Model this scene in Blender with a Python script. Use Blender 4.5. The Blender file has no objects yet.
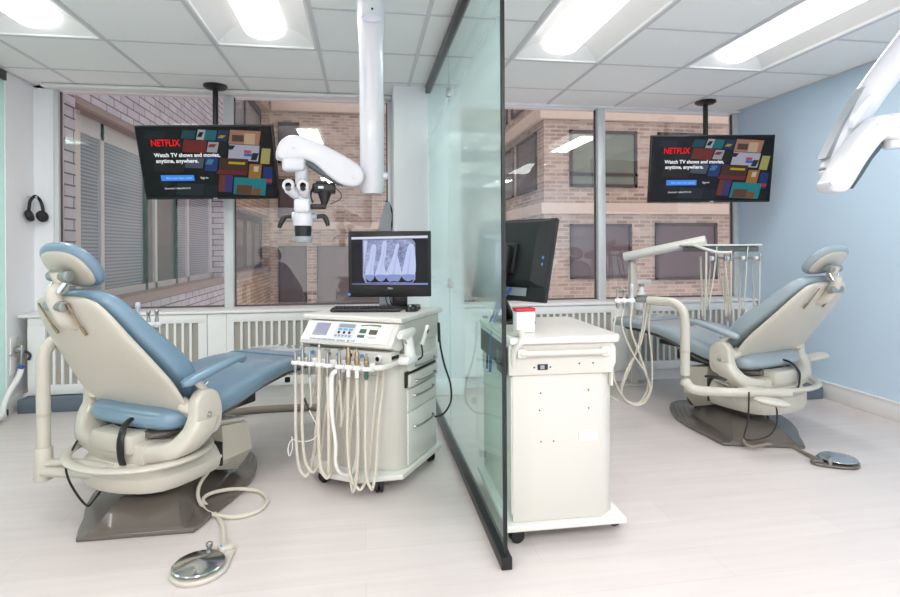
import bpy, bmesh, math, random
from mathutils import Vector, Matrix, Euler
random.seed(7)
PI = math.pi
SC = bpy.context.scene
COL = SC.collection
R = math.radians

# ------------------------------------------------------------------ camera model
CH, YAW, ROLL = 1.13, .154729, -.00573956
FPX, CX, CY = 549.976, 450.0, 247.732
CE = 2.361                                   # ceiling height
_c, _s = math.cos(YAW), math.sin(YAW)
def ray(x, y):
    a, b = x-CX, y-CY
    u = a*math.cos(ROLL)+b*math.sin(ROLL); v = -a*math.sin(ROLL)+b*math.cos(ROLL)
    return Vector((_s+u/FPX*_c, _c-u/FPX*_s, -v/FPX))
def at(x, y, Y):                             # a sight line of the photograph met with a plane of known distance
    d = ray(x, y); return d*(Y/d.y)+Vector((0, 0, CH))
def fl(x, y, z=0.):                          # ... met with a plane of known height
    d = ray(x, y); return d*((z-CH)/d.z)+Vector((0, 0, CH))

cam = bpy.data.cameras.new('camera'); camo = bpy.data.objects.new('camera', cam); COL.objects.link(camo)
cam.sensor_width = 36; cam.lens = FPX/900*36; cam.shift_y = -(298.5-CY)/900; cam.clip_start = .02
camo.matrix_world = Matrix.Translation((0, 0, CH)) @ Matrix.Rotation(-YAW, 4, 'Z') @ Matrix.Rotation(PI/2, 4, 'X') @ Matrix.Rotation(ROLL, 4, 'Z')
SC.camera = camo

# ------------------------------------------------------------------ materials
def srgb(r, g, b):
    f = lambda c: (c/255/12.92) if c/255 <= .04045 else ((c/255+.055)/1.055)**2.4
    return (f(r), f(g), f(b), 1)
def nmat(name):
    m = bpy.data.materials.new(name); m.use_nodes = True
    nt = m.node_tree; nt.nodes.clear()
    out = nt.nodes.new('ShaderNodeOutputMaterial')
    return m, nt, out
def mat(name, rgb, rough=.45, metal=0., coat=0., var=.03, scale=6., bump=0., bscale=200., spec=.5):
    m, nt, out = nmat(name)
    p = nt.nodes.new('ShaderNodeBsdfPrincipled'); nt.links.new(p.outputs[0], out.inputs[0])
    p.inputs['Roughness'].default_value = rough; p.inputs['Metallic'].default_value = metal
    p.inputs['Coat Weight'].default_value = coat; p.inputs['Specular IOR Level'].default_value = spec
    c = srgb(*rgb)
    tc = nt.nodes.new('ShaderNodeTexCoord'); no = nt.nodes.new('ShaderNodeTexNoise'); no.inputs['Scale'].default_value = scale
    nt.links.new(tc.outputs['Object'], no.inputs['Vector'])
    mx = nt.nodes.new('ShaderNodeMix'); mx.data_type = 'RGBA'
    mx.inputs[6].default_value = tuple(min(1, k*(1-var)) for k in c[:3])+(1,); mx.inputs[7].default_value = tuple(min(1, k*(1+var)) for k in c[:3])+(1,)
    nt.links.new(no.outputs['Fac'], mx.inputs[0]); nt.links.new(mx.outputs[2], p.inputs['Base Color'])
    if bump:
        n2 = nt.nodes.new('ShaderNodeTexNoise'); n2.inputs['Scale'].default_value = bscale
        nt.links.new(tc.outputs['Object'], n2.inputs['Vector'])
        b = nt.nodes.new('ShaderNodeBump'); b.inputs['Strength'].default_value = bump; b.inputs['Distance'].default_value = .002
        nt.links.new(n2.outputs['Fac'], b.inputs['Height']); nt.links.new(b.outputs[0], p.inputs['Normal'])
    return m
def emit(name, rgb, s=1.):
    m, nt, out = nmat(name)
    e = nt.nodes.new('ShaderNodeEmission'); e.inputs[0].default_value = srgb(*rgb); e.inputs[1].default_value = s
    nt.links.new(e.outputs[0], out.inputs[0]); return m
def screen_mat(name, rgb, s):                 # a lit display with its glossy cover
    m, nt, out = nmat(name)
    p = nt.nodes.new('ShaderNodeBsdfPrincipled'); p.inputs['Base Color'].default_value = (.004, .004, .005, 1); p.inputs['Roughness'].default_value = .25
    p.inputs['Emission Color'].default_value = srgb(*rgb); p.inputs['Emission Strength'].default_value = s; p.inputs['Specular IOR Level'].default_value = .2
    nt.links.new(p.outputs[0], out.inputs[0]); return m
def brick_mat(name, c1, c2, mortar, bw, bh, ms=.012):
    m, nt, out = nmat(name)
    p = nt.nodes.new('ShaderNodeBsdfPrincipled'); p.inputs['Roughness'].default_value = .9
    nt.links.new(p.outputs[0], out.inputs[0])
    tc = nt.nodes.new('ShaderNodeTexCoord'); uv = nt.nodes.new('ShaderNodeSeparateXYZ'); nt.links.new(tc.outputs['Object'], uv.inputs[0])
    ad = nt.nodes.new('ShaderNodeMath'); ad.operation = 'ADD'; nt.links.new(uv.outputs[0], ad.inputs[0]); nt.links.new(uv.outputs[1], ad.inputs[1])
    cb = nt.nodes.new('ShaderNodeCombineXYZ'); nt.links.new(ad.outputs[0], cb.inputs[0]); nt.links.new(uv.outputs[2], cb.inputs[1])
    b = nt.nodes.new('ShaderNodeTexBrick'); nt.links.new(cb.outputs[0], b.inputs['Vector'])
    b.inputs['Scale'].default_value = 1; b.inputs['Brick Width'].default_value = bw; b.inputs['Row Height'].default_value = bh; b.inputs['Mortar Size'].default_value = ms
    b.inputs['Color1'].default_value = srgb(*c1); b.inputs['Color2'].default_value = srgb(*c2); b.inputs['Mortar'].default_value = srgb(*mortar)
    no = nt.nodes.new('ShaderNodeTexNoise'); no.inputs['Scale'].default_value = 5.; nt.links.new(cb.outputs[0], no.inputs['Vector'])
    no.inputs['Detail'].default_value = 6
    mx = nt.nodes.new('ShaderNodeMix'); mx.data_type = 'RGBA'; mx.blend_type = 'OVERLAY'; mx.inputs[0].default_value = .3
    nt.links.new(b.outputs['Color'], mx.inputs[6]); nt.links.new(no.outputs['Fac'], mx.inputs[7]); nt.links.new(mx.outputs[2], p.inputs['Base Color'])
    return m
def glass_mat(name, tint, base=.0, fmul=1., rough=0., film=None):
    # one-sided Fresnel reflection over a tinted, light-passing pane; film = (z0, z1, z2, z3) of a frosted band
    m, nt, out = nmat(name); N = nt.nodes.new; L = nt.links.new
    tr = N('ShaderNodeBsdfTransparent'); tr.inputs[0].default_value = tint
    gl = N('ShaderNodeBsdfGlossy'); gl.inputs['Roughness'].default_value = rough; gl.inputs['Color'].default_value = (.95, 1, .98, 1)
    fr = N('ShaderNodeFresnel'); fr.inputs[0].default_value = 1.5
    ge = N('ShaderNodeNewGeometry')
    iv = N('ShaderNodeMath'); iv.operation = 'SUBTRACT'; iv.inputs[0].default_value = 1; L(ge.outputs['Backfacing'], iv.inputs[1])
    sc = N('ShaderNodeMath'); sc.operation = 'MULTIPLY_ADD'; L(fr.outputs[0], sc.inputs[0]); sc.inputs[1].default_value = fmul; sc.inputs[2].default_value = base
    fm = N('ShaderNodeMath'); fm.operation = 'MULTIPLY'; fm.use_clamp = True; L(sc.outputs[0], fm.inputs[0]); L(iv.outputs[0], fm.inputs[1])
    body = tr
    if film:
        tc = N('ShaderNodeTexCoord'); sp = N('ShaderNodeSeparateXYZ'); L(tc.outputs['Object'], sp.inputs[0])
        a = N('ShaderNodeMapRange'); a.interpolation_type = 'SMOOTHSTEP'; a.inputs[1].default_value = film[0]; a.inputs[2].default_value = film[1]; L(sp.outputs[2], a.inputs[0])
        b = N('ShaderNodeMapRange'); b.interpolation_type = 'SMOOTHSTEP'; b.inputs[1].default_value = film[3]; b.inputs[2].default_value = film[2]; L(sp.outputs[2], b.inputs[0])
        ab = N('ShaderNodeMath'); ab.operation = 'MULTIPLY'; L(a.outputs[0], ab.inputs[0]); L(b.outputs[0], ab.inputs[1])
        k = N('ShaderNodeMath'); k.operation = 'MULTIPLY'; L(ab.outputs[0], k.inputs[0]); k.inputs[1].default_value = film[4]
        kb = N('ShaderNodeMath'); kb.operation = 'MULTIPLY'; L(k.outputs[0], kb.inputs[0]); L(iv.outputs[0], kb.inputs[1])
        rf = N('ShaderNodeBsdfRefraction'); rf.inputs['Roughness'].default_value = .32; rf.inputs['IOR'].default_value = 1.02; rf.inputs['Color'].default_value = (.82, .95, .93, 1)
        tl = N('ShaderNodeBsdfTranslucent'); tl.inputs[0].default_value = (.76, .94, .91, 1)
        df = N('ShaderNodeBsdfDiffuse'); df.inputs[0].default_value = (.66, .84, .81, 1)
        m1 = N('ShaderNodeMixShader'); m1.inputs[0].default_value = .5; L(tl.outputs[0], m1.inputs[1]); L(df.outputs[0], m1.inputs[2])
        m2 = N('ShaderNodeMixShader'); m2.inputs[0].default_value = .55; L(rf.outputs[0], m2.inputs[1]); L(m1.outputs[0], m2.inputs[2])
        m3 = N('ShaderNodeMixShader'); L(kb.outputs[0], m3.inputs[0]); L(tr.outputs[0], m3.inputs[1]); L(m2.outputs[0], m3.inputs[2])
        body = m3
    mx = N('ShaderNodeMixShader'); L(fm.outputs[0], mx.inputs[0]); L(body.outputs[0], mx.inputs[1]); L(gl.outputs[0], mx.inputs[2])
    L(mx.outputs[0], out.inputs[0]); return m

M = {}
M['wall_white'] = mat('wall_white', (236, 238, 241), .7, var=.01)
M['wall_blue'] = mat('wall_blue', (198, 220, 238), .65, var=.015, scale=2)
M['trim_white'] = mat('trim_white', (236, 236, 235), .4, var=.01)
M['heater_white'] = mat('heater_white', (236, 237, 236), .4, var=.01)
M['grille_grey'] = mat('grille_grey', (168, 165, 156), .8, var=.1, scale=300)
M['tile'] = mat('tile', (240, 242, 242), .9, var=.03, scale=120, bump=.2, bscale=300)
M['tbar'] = mat('tbar', (206, 207, 211), .5, var=.01)
M['fixture_white'] = mat('fixture_white', (232, 233, 234), .35, var=.005)
M['alu'] = mat('alu', (212, 217, 219), .35, .1, var=.02)
M['alu_dark'] = mat('alu_dark', (92, 88, 92), .5, .3)
M['black'] = mat('black', (18, 18, 20), .38, var=.05)
M['black_rough'] = mat('black_rough', (26, 26, 28), .6, var=.1, scale=60)
M['black_gloss'] = mat('black_gloss', (10, 10, 12), .12)
M['rail_black'] = mat('rail_black', (38, 37, 40), .3, .3)
M['cream'] = mat('cream', (196, 192, 180), .32, coat=.25, var=.015)
M['cream_dark'] = mat('cream_dark', (184, 180, 166), .4, var=.02)
M['cart_white'] = mat('cart_white', (219, 218, 212), .3, coat=.2, var=.01)
M['cart_top'] = mat('cart_top', (222, 219, 213), .3, var=.01)
M['cart_cream'] = mat('cart_cream', (205, 202, 194), .35, coat=.2, var=.01)
M['hose_cream'] = mat('hose_cream', (206, 200, 186), .45, var=.02)
M['blue_vinyl'] = mat('blue_vinyl', (114, 141, 161), .34, coat=.35, var=.05, scale=9, bump=.08, bscale=400)
M['grey_vinyl'] = mat('grey_vinyl', (148, 162, 170), .34, coat=.35, var=.04, scale=9, bump=.08, bscale=400)
M['taupe'] = mat('taupe', (98, 91, 84), .24, coat=.4, var=.03)
M['taupe_hose'] = mat('taupe_hose', (140, 130, 118), .5)
M['chrome'] = mat('chrome', (205, 208, 210), .14, 1.)
M['steel'] = mat('steel', (168, 168, 166), .3, .9)
M['brass'] = mat('brass', (160, 140, 112), .35, .8)
M['scope_white'] = mat('scope_white', (208, 210, 216), .28, coat=.3, var=.006)
M['scope_grey'] = mat('scope_grey', (150, 156, 162), .4)
M['scope_lilac'] = mat('scope_lilac', (205, 208, 220), .3)
M['dark_green'] = mat('dark_green', (62, 74, 78), .4)
M['grey_block'] = mat('grey_block', (96, 108, 120), .55, var=.04, scale=20)
M['plastic_clear'] = glass_mat('plastic_clear', (.86, .85, .92, 1), base=.10, fmul=1.3, rough=.08)
M['blue_led'] = emit('blue_led', (70, 140, 235), .9)
M['blue_btn'] = mat('blue_btn', (84, 150, 214), .4)
M['blue_cable'] = mat('blue_cable', (36, 84, 170), .45)
M['red'] = mat('red', (204, 38, 54), .4)
M['lcd_lilac'] = screen_mat('lcd_lilac', (186, 184, 220), .75)
M['lcd_teal'] = mat('lcd_teal', (126, 146, 152), .3)
M['green_deep'] = mat('green_deep', (44, 92, 84), .4)
M['olive'] = mat('olive', (74, 68, 46), .4)
M['navy'] = mat('navy', (28, 48, 92), .4)
M['lime'] = mat('lime', (180, 200, 60), .4)
M['panel_grey'] = mat('panel_grey', (205, 203, 198), .4)
M['text_blue'] = mat('text_blue', (92, 122, 150), .5)
M['silver_text'] = mat('silver_text', (185, 190, 195), .35, .4)
M['lens'] = emit('lens', (255, 252, 248), 2.6)
M['window_glass'] = glass_mat('window_glass', (.93, .875, .88, 1), base=.04, fmul=1.5)
M['partition_glass'] = glass_mat('partition_glass', (.87, .96, .945, 1), base=.0, fmul=.6, rough=.0, film=(.72, 1.15, 1.75, 2.12, .92))
M['glass_edge'] = mat('glass_edge', (24, 46, 44), .15)
M['side_glass'] = glass_mat('side_glass', (.82, .96, .92, 1), base=.0, fmul=.4, film=(-1, -.5, 5, 6, .85))
M['brick_mauve'] = brick_mat('brick_mauve', (196, 198, 210), (180, 182, 196), (100, 82, 80), .30, .092, .007)
M['brick_tan'] = brick_mat('brick_tan', (206, 190, 170), (184, 164, 144), (150, 134, 122), .3, .08, .01)
M['brick_pink'] = brick_mat('brick_pink', (198, 184, 172), (150, 132, 122), (196, 186, 176), .24, .075, .012)
M['stone'] = mat('stone', (214, 202, 190), .85, var=.08, scale=8)
M['stone_dark'] = mat('stone_dark', (150, 136, 132), .85, var=.08)
M['dark_pane'] = mat('dark_pane', (104, 92, 98), .15, var=.05)
M['green_reflection_pane'] = mat('green_reflection_pane', (122, 134, 122), .1, var=.35, scale=1.2)  # greenish reflections painted into the pane's mottled base colour
M['win_frame_dark'] = mat('win_frame_dark', (74, 66, 70), .5)
M['brick_shadow'] = mat('brick_shadow', (142, 116, 108), .85)

def floor_mat():
    m, nt, out = nmat('floor_planks'); N = nt.nodes.new; L = nt.links.new
    p = N('ShaderNodeBsdfPrincipled'); L(p.outputs[0], out.inputs[0]); p.inputs['Roughness'].default_value = .33
    tc = N('ShaderNodeTexCoord')
    mp = N('ShaderNodeMapping'); mp.inputs['Scale'].default_value = (.9, 14, 1); L(tc.outputs['Object'], mp.inputs[0])
    n1 = N('ShaderNodeTexNoise'); n1.inputs['Scale'].default_value = 1.6; n1.inputs['Detail'].default_value = 5; L(mp.outputs[0], n1.inputs['Vector'])
    b = N('ShaderNodeTexBrick'); L(tc.outputs['Object'], b.inputs['Vector']); b.inputs['Scale'].default_value = 1
    b.inputs['Brick Width'].default_value = 1.25; b.inputs['Row Height'].default_value = .19; b.inputs['Mortar Size'].default_value = .0016
    b.inputs['Color1'].default_value = srgb(213, 205, 202); b.inputs['Color2'].default_value = srgb(209, 200, 197); b.inputs['Mortar'].default_value = srgb(202, 193, 190)
    cr = N('ShaderNodeMapRange'); cr.inputs[1].default_value = .3; cr.inputs[2].default_value = .7; cr.inputs[3].default_value = .94; cr.inputs[4].default_value = 1.03; L(n1.outputs['Fac'], cr.inputs[0])
    mx = N('ShaderNodeMix'); mx.data_type = 'RGBA'; mx.blend_type = 'MULTIPLY'; mx.inputs[0].default_value = 1
    L(b.outputs['Color'], mx.inputs[6]); L(cr.outputs[0], mx.inputs[7]); L(mx.outputs[2], p.inputs['Base Color'])
    return m
M['floor'] = floor_mat()
def blind_mat():
    m, nt, out = nmat('blind_glass'); N = nt.nodes.new; L = nt.links.new
    p = N('ShaderNodeBsdfPrincipled'); L(p.outputs[0], out.inputs[0]); p.inputs['Roughness'].default_value = .08
    tc = N('ShaderNodeTexCoord'); w = N('ShaderNodeTexWave'); w.bands_direction = 'Z'; w.inputs['Scale'].default_value = 9; w.inputs['Distortion'].default_value = 0
    L(tc.outputs['Object'], w.inputs['Vector'])
    mx = N('ShaderNodeMix'); mx.data_type = 'RGBA'; mx.inputs[6].default_value = srgb(112, 120, 134); mx.inputs[7].default_value = srgb(164, 172, 184)
    L(w.outputs['Fac'], mx.inputs[0]); L(mx.outputs[2], p.inputs['Base Color']); return m
M['blind_glass'] = blind_mat()

# ------------------------------------------------------------------ mesh helpers
def catmull(pts, k=8, closed=False):
    P = [Vector(p) for p in pts]
    if len(P) < 3: return P
    o = []; n = len(P)
    for i in range(n if closed else n-1):
        if closed: a, b, c, d = P[(i-1) % n], P[i], P[(i+1) % n], P[(i+2) % n]
        else: a, b, c, d = P[max(i-1, 0)], P[i], P[i+1], P[min(i+2, n-1)]
        for j in range(k):
            t = j/k
            o.append(.5*((2*b)+(c-a)*t+(2*a-5*b+4*c-d)*t*t+(3*b-a-3*c+d)*t**3))
    if not closed: o.append(P[-1])
    return o
class MB:
    def __init__(s): s.bm = bmesh.new(); s.mats = []; s.mi = 0
    def use(s, m):
        if m not in s.mats: s.mats.append(m)
        s.mi = s.mats.index(m); return s
    def _add(s, t, mx=None):
        if mx is not None: bmesh.ops.transform(t, matrix=mx, verts=t.verts)
        mp = {v: s.bm.verts.new(v.co) for v in t.verts}
        for f in t.faces:
            try:
                nf = s.bm.faces.new([mp[v] for v in f.verts]); nf.material_index = s.mi
            except ValueError: pass
        t.free(); return s
    def box(s, c, d, bev=0., rot=None, seg=2):
        t = bmesh.new(); bmesh.ops.create_cube(t, size=1)
        bmesh.ops.scale(t, vec=d, verts=t.verts)
        if bev: bmesh.ops.bevel(t, geom=list(t.edges), offset=bev, segments=seg, affect='EDGES', profile=.5)
        mx = Matrix.Translation(c)
        if rot: mx = mx @ Euler(rot).to_matrix().to_4x4()
        return s._add(t, mx)
    def bb(s, a, b, bev=0.):                 # box from corner to corner
        return s.box([(i+j)/2 for i, j in zip(a, b)], [abs(j-i) for i, j in zip(a, b)], bev)
    def prism(s, pts, z0, z1, bev=0., mx=None, seg=2):
        t = bmesh.new(); vs = [t.verts.new((p[0], p[1], z0)) for p in pts]; f = t.faces.new(vs)
        r = bmesh.ops.extrude_face_region(t, geom=[f]); nv = [g for g in r['geom'] if isinstance(g, bmesh.types.BMVert)]
        bmesh.ops.translate(t, vec=(0, 0, z1-z0), verts=nv); bmesh.ops.recalc_face_normals(t, faces=t.faces)
        if bev: bmesh.ops.bevel(t, geom=[e for e in t.edges if abs(e.verts[0].co.z-e.verts[1].co.z) < 1e-6], offset=bev, segments=seg, affect='EDGES', profile=.5)
        return s._add(t, mx)
    def loft(s, rings, cap=True, closed=True):
        t = bmesh.new(); R_ = [[t.verts.new(p) for p in r] for r in rings]; n = len(rings[0])
        for a, b in zip(R_, R_[1:]):
            for i in range(n if closed else n-1):
                j = (i+1) % n; t.faces.new((a[i], a[j], b[j], b[i]))
        if cap and closed:
            t.faces.new(list(reversed(R_[0]))); t.faces.new(R_[-1])
        bmesh.ops.recalc_face_normals(t, faces=t.faces)
        return s._add(t)
    def tube(s, pts, r, n=10, k=8, smooth=True, flat=1.):
        P = catmull(pts, k) if smooth else [Vector(p) for p in pts]
        m = len(P); rs = r if isinstance(r, (list, tuple)) else None
        up = None; rings = []
        for i, p in enumerate(P):
            tg = (P[min(i+1, m-1)]-P[max(i-1, 0)])
            if tg.length < 1e-9: tg = Vector((0, 0, 1))
            tg.normalize()
            if up is None: up = tg.orthogonal().normalized() if flat == 1 else (Vector((0, 0, 1))-tg*tg.z).normalized()
            up = up-tg*up.dot(tg)
            if up.length < 1e-6: up = tg.orthogonal()
            up.normalize(); sd = tg.cross(up)
            if rs:
                q = i/(m-1)*(len(rs)-1); a = int(min(q, len(rs)-2)); rr = rs[a]+(rs[a+1]-rs[a])*(q-a)
            else: rr = r
            rings.append([p+(up*math.cos(2*PI*j/n)*flat+sd*math.sin(2*PI*j/n))*rr for j in range(n)])
        return s.loft(rings)
    def cyl(s, a, b, r, r2=None, n=20, bev=0.):
        a, b = Vector(a), Vector(b); L = (b-a).length
        r2 = r if r2 is None else r2
        t = bmesh.new(); bmesh.ops.create_cone(t, cap_ends=True, segments=n, radius1=r, radius2=r2, depth=L)
        if bev: bmesh.ops.bevel(t, geom=[e for e in t.edges if abs(e.verts[0].co.z-e.verts[1].co.z) < 1e-6], offset=bev, segments=2, affect='EDGES', profile=.5)
        q = Vector((0, 0, 1)).rotation_difference((b-a).normalized()).to_matrix().to_4x4()
        return s._add(t, Matrix.Translation((a+b)/2) @ q)
    def lathe(s, prof, mx=None, n=28):
        t = bmesh.new(); rings = []
        for r, z in prof:
            rings.append([t.verts.new((max(r, 1e-5)*math.cos(2*PI*j/n), max(r, 1e-5)*math.sin(2*PI*j/n), z)) for j in range(n)])
        for a, b in zip(rings, rings[1:]):
            for i in range(n): t.faces.new((a[i], a[(i+1) % n], b[(i+1) % n], b[i]))
        t.faces.new(list(reversed(rings[0]))); t.faces.new(rings[-1])
        bmesh.ops.recalc_face_normals(t, faces=t.faces)
        return s._add(t, mx)
    def sphere(s, c, r, sc=(1, 1, 1), n=20):
        t = bmesh.new(); bmesh.ops.create_uvsphere(t, u_segments=n, v_segments=n//2, radius=r)
        return s._add(t, Matrix.Translation(c) @ Matrix.Diagonal((*sc, 1)))
    def quad(s, pts):
        f = s.bm.faces.new([s.bm.verts.new(p) for p in pts]); f.material_index = s.mi; return s
    def poly(s, pts): return s.quad(pts)
    def build(s, name, m=None, parent=None, ang=38, mx=None, sub=0):
        if mx is not None: bmesh.ops.transform(s.bm, matrix=mx, verts=s.bm.verts)
        me = bpy.data.meshes.new(name); s.bm.to_mesh(me); s.bm.free()
        if m is not None and not s.mats: me.materials.append(M[m] if isinstance(m, str) else m)
        for k in s.mats: me.materials.append(M[k] if isinstance(k, str) else k)
        me.polygons.foreach_set('use_smooth', [True]*len(me.polygons))
        me.set_sharp_from_angle(angle=R(ang)); me.update()
        o = bpy.data.objects.new(name, me); COL.objects.link(o)
        if parent is not None: o.parent = parent
        if sub:
            md = o.modifiers.new('subdivision', 'SUBSURF'); md.levels = sub; md.render_levels = sub
        return o
def thing(name, label, cat, loc=(0, 0, 0), rz=0., group=None, rot=None):
    o = bpy.data.objects.new(name, None); COL.objects.link(o); o.empty_display_size = .1
    o.location = loc; o.rotation_euler = rot if rot else (0, 0, rz)
    o['label'] = label; o['category'] = cat
    if group: o['group'] = group
    return o
def tag(o, label, cat, group=None):
    o['label'] = label; o['category'] = cat
    if group: o['group'] = group
    return o
def struct(o, kind='structure'): o['kind'] = kind; return o
def sempty(name, loc=(0, 0, 0)):
    o = bpy.data.objects.new(name, None); COL.objects.link(o); o.location = loc; o['kind'] = 'structure'; return o
def text(name, body, size, m, parent, loc, rot=(0, 0, 0), bold=0., sx=1., align='LEFT', ext=0.):
    cu = bpy.data.curves.new(name, 'FONT'); cu.body = body; cu.size = size; cu.offset = bold; cu.align_x = align; cu.extrude = ext
    t = bpy.data.objects.new('tmp', cu); me = bpy.data.meshes.new_from_object(t)
    bpy.data.objects.remove(t); bpy.data.curves.remove(cu)
    me.name = name; me.transform(Matrix.Diagonal((sx, 1, 1, 1)))
    me.materials.clear(); me.materials.append(M[m])
    o = bpy.data.objects.new(name, me); COL.objects.link(o); o.parent = parent; o.location = loc; o.rotation_euler = rot
    return o
def dup(o, parent=None):
    c = o.copy(); COL.objects.link(c)
    if parent is not None: c.parent = parent
    for ch in list(o.children): dup(ch, c)
    return c
def sellipse(w, t, n=28, e=3.2):
    out = []
    for i in range(n):
        a = 2*PI*i/n; ca, sa = math.cos(a), math.sin(a)
        out.append((w*math.copysign(abs(ca)**(2/e), ca), t*math.copysign(abs(sa)**(2/e), sa)))
    return out

# ------------------------------------------------------------------ the room
XR, XL, YW, YH = 3.38, -2.43, 4.53, 4.30     # right wall, left wall, window plane, heater front
m = MB(); m.bb((-5.2, -2.4, -.1), (XR+.15, YW+.15, 0)); struct(m.build('floor', 'floor'))
GX = [-2.09965+.61*i for i in range(-6, 10)]; GY = [2.2759+.61*j for j in range(-8, 4)]
FIX = [(-2.09965+.61*i, -2.09965+.61*(i+1)) for i in (0, 2, 5, 7)]
def is_fix(x, y): return any(a < x < b for a, b in FIX) and 2.2759 < y < 3.4959
m = MB(); xs = [-5.2]+[g for g in GX if -5.2 < g < XR]+[XR]; ys = [-2.4]+[g for g in GY if g < YW]+[YW]
for a, b in zip(xs, xs[1:]):
    for c, d in zip(ys, ys[1:]):
        if not is_fix((a+b)/2, (c+d)/2): m.quad([(a, c, CE), (a, d, CE), (b, d, CE), (b, c, CE)])
m.bb((-5.2, -2.4, CE+.16), (XR, YW, CE+.2))  # unseen slab added above the tiles to keep light from leaking in
struct(m.build('ceiling', 'tile'))
m = MB()
for g in GX:
    if -5.2 < g < XR-.03: m.bb((g-.012, -2.4, CE-.004), (g+.012, YW-.002, CE+.004))
for g in GY:
    if g < YW:
        for a, b in zip(xs, xs[1:]):
            if not is_fix((a+b)/2, g): m.bb((a+.012, g-.010, CE-.003), (b-.012, g+.010, CE+.004))
m.bb((XR-.03, -2.4, CE-.006), (XR, YW, CE+.002)); m.bb((XL, 4.2, CE-.006), (XL+.02, YW, CE+.002))
struct(m.build('trim_1', 'tbar'))
m = MB(); m.bb((XR, -2.4, 0), (XR+.15, YW+.15, CE+.2)); struct(m.build('wall_right', 'wall_blue'))
m = MB(); m.bb((XL-.04, 4.20, 0), (XL, YW+.15, CE)); struct(m.build('wall_left', 'wall_white'))
m = MB(); m.bb((-5.3, -2.4, 0), (-5.2, YW+.15, CE)); m.bb((-5.2, YW, 0), (XL-.04, YW+.15, CE)); struct(m.build('wall_far_left', 'wall_white'))
m = MB(); m.bb((-5.3, -2.5, 0), (XR+.15, -2.4, CE)); struct(m.build('wall_front', 'wall_white'))
m = MB(); m.bb((XL, YW, 0), (XR, YW+.15, .665)); m.bb((XL, YW, 0), (-2.30, YW+.15, CE)); m.bb((XL, YW, CE-.02), (XR, YW+.15, CE+.1))
m.bb((.26, YW, 0), (.70, YW+.15, CE)); struct(m.build('wall_back', 'wall_white'))
m = MB(); m.bb((.225, 4.17, 0), (.76, YW, CE), .004); struct(m.build('wall_pier', 'wall_white'))
m = MB(); m.bb((XR-.014, -2.4, 0), (XR, YW, .115), .003); m.bb((XR-.018, -2.4, .108), (XR, YW, .125), .003); struct(m.build('baseboard_right', 'trim_white'))
m = MB(); m.bb((XL, 4.2, 0), (XL+.014, YW, .12), .003); struct(m.build('baseboard_left', 'trim_white'))
m = MB(); m.bb((XL+.014, 4.36, 0), (.225, YW, .105)); m.bb((.76, 4.36, 0), (XR-.018, YW, .105)); struct(m.build('baseboard_back', 'trim_white'))
m = MB(); m.bb((.223, 4.155, 0), (.487, 4.17, .12), .003); m.bb((.5, 4.155, 0), (.76, 4.17, .12), .003); struct(m.build('baseboard_pier', 'trim_white'))
m = MB(); m.bb((XL+.09, 4.44, CE-.028), (.22, YW-.005, CE-.005), .004); struct(m.build('trim_2', 'trim_white'))
m = MB(); m.bb((XL+.016, YH-.012, .652), (.223, YW+.05, .672), .004); m.bb((.762, YH-.012, .652), (XR, YW+.05, .672), .004); struct(m.build('trim_3', 'trim_white'))

def window(name, x0, x1, mull, dark_left):
    w = sempty(name, (0, 0, 0)); ya, yb = YW+.02, YW+.10
    m = MB()
    m.bb((x0, ya, .665), (x0+.045, yb, CE-.02), .004); m.bb((x1-.045, ya, .665), (x1, yb, CE-.02), .004)
    m.bb((mull-.035, ya-.02, .665), (mull+.035, yb, CE-.02), .006)
    m.build('window_frame', 'alu', w)
    m = MB()
    for a, b in ((x0+.045, mull-.035), (mull+.035, x1-.045)):
        m.bb((a, ya+.03, .672), (b, yb-.03, .684)); m.bb((b-.010, ya+.03, .684), (b, yb-.03, CE-.03)); m.bb((a, ya+.03, .684), (a+.008, yb-.03, CE-.03))
    m.build('gasket', 'alu_dark', w)
    for a, b in ((x0+.045, mull-.035), (mull+.035, x1-.045)):
        m = MB(); m.bb((a, YW+.055, .68), (b, YW+.061, CE-.03)); m.build('pane', 'window_glass', w)
window('window_1', -2.32, .24, -1.05, True)
window('window_2', .70, XR, 2.05, False)

# radiator covers under the windows
def heater(x0, x1, g0, g1, label):
    t = thing('radiator_cover', label, 'radiator cover', ((x0+x1)/2, YH, 0), group='radiator covers under the windows')
    o = (x0+x1)/2; m = MB()
    a, b, c, d = x0-o, x1-o, g0-o, g1-o
    m.bb((a, 0, .585), (b, .20, .648), .003); m.bb((a, 0, .10), (b, .20, .168), .003)
    m.bb((a, 0, .166), (c, .20, .588)); m.bb((d, 0, .166), (b, .20, .588))
    m.build('housing', 'heater_white', t)
    m = MB(); m.bb((c, .018, .16), (d, .024, .59)); m.build('grille', 'grille_grey', t)
    m = MB(); n = round((d-c)/.0535); p = (d-c)/n
    for i in range(1, n): m.bb((c+i*p-.0085, .001, .166), (c+i*p+.0085, .016, .588))
    m.build('louver_bars', 'heater_white', t)
heater(-2.355, -1.155, -2.24, -1.215, 'white slotted radiator cover under the left window, behind the blue dental chair')
heater(-1.015, .215, -.965, .02, 'white slotted radiator cover under the left window, between blue chair and instrument cart')
heater(.77, 2.055, .93, 2.02, 'white slotted radiator cover under the right window, behind the white cart')
heater(2.185, 3.36, 2.22, 3.245, 'white slotted radiator cover behind the grey dental chair, nearest the blue wall')
m = MB(); m.bb((-1.152, YH+.006, .10), (-1.018, YH+.2, .648), .002); m.bb((2.058, YH+.006, .10), (2.182, YH+.2, .648), .002); struct(m.build('trim_4', 'heater_white'))
m = MB(); m.bb((-.43, -.06, 0), (.35, .06, .095), .004); o = m.build('floor_box', 'grey_block'); o.location = (-1.94, 4.265, 0)
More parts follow.
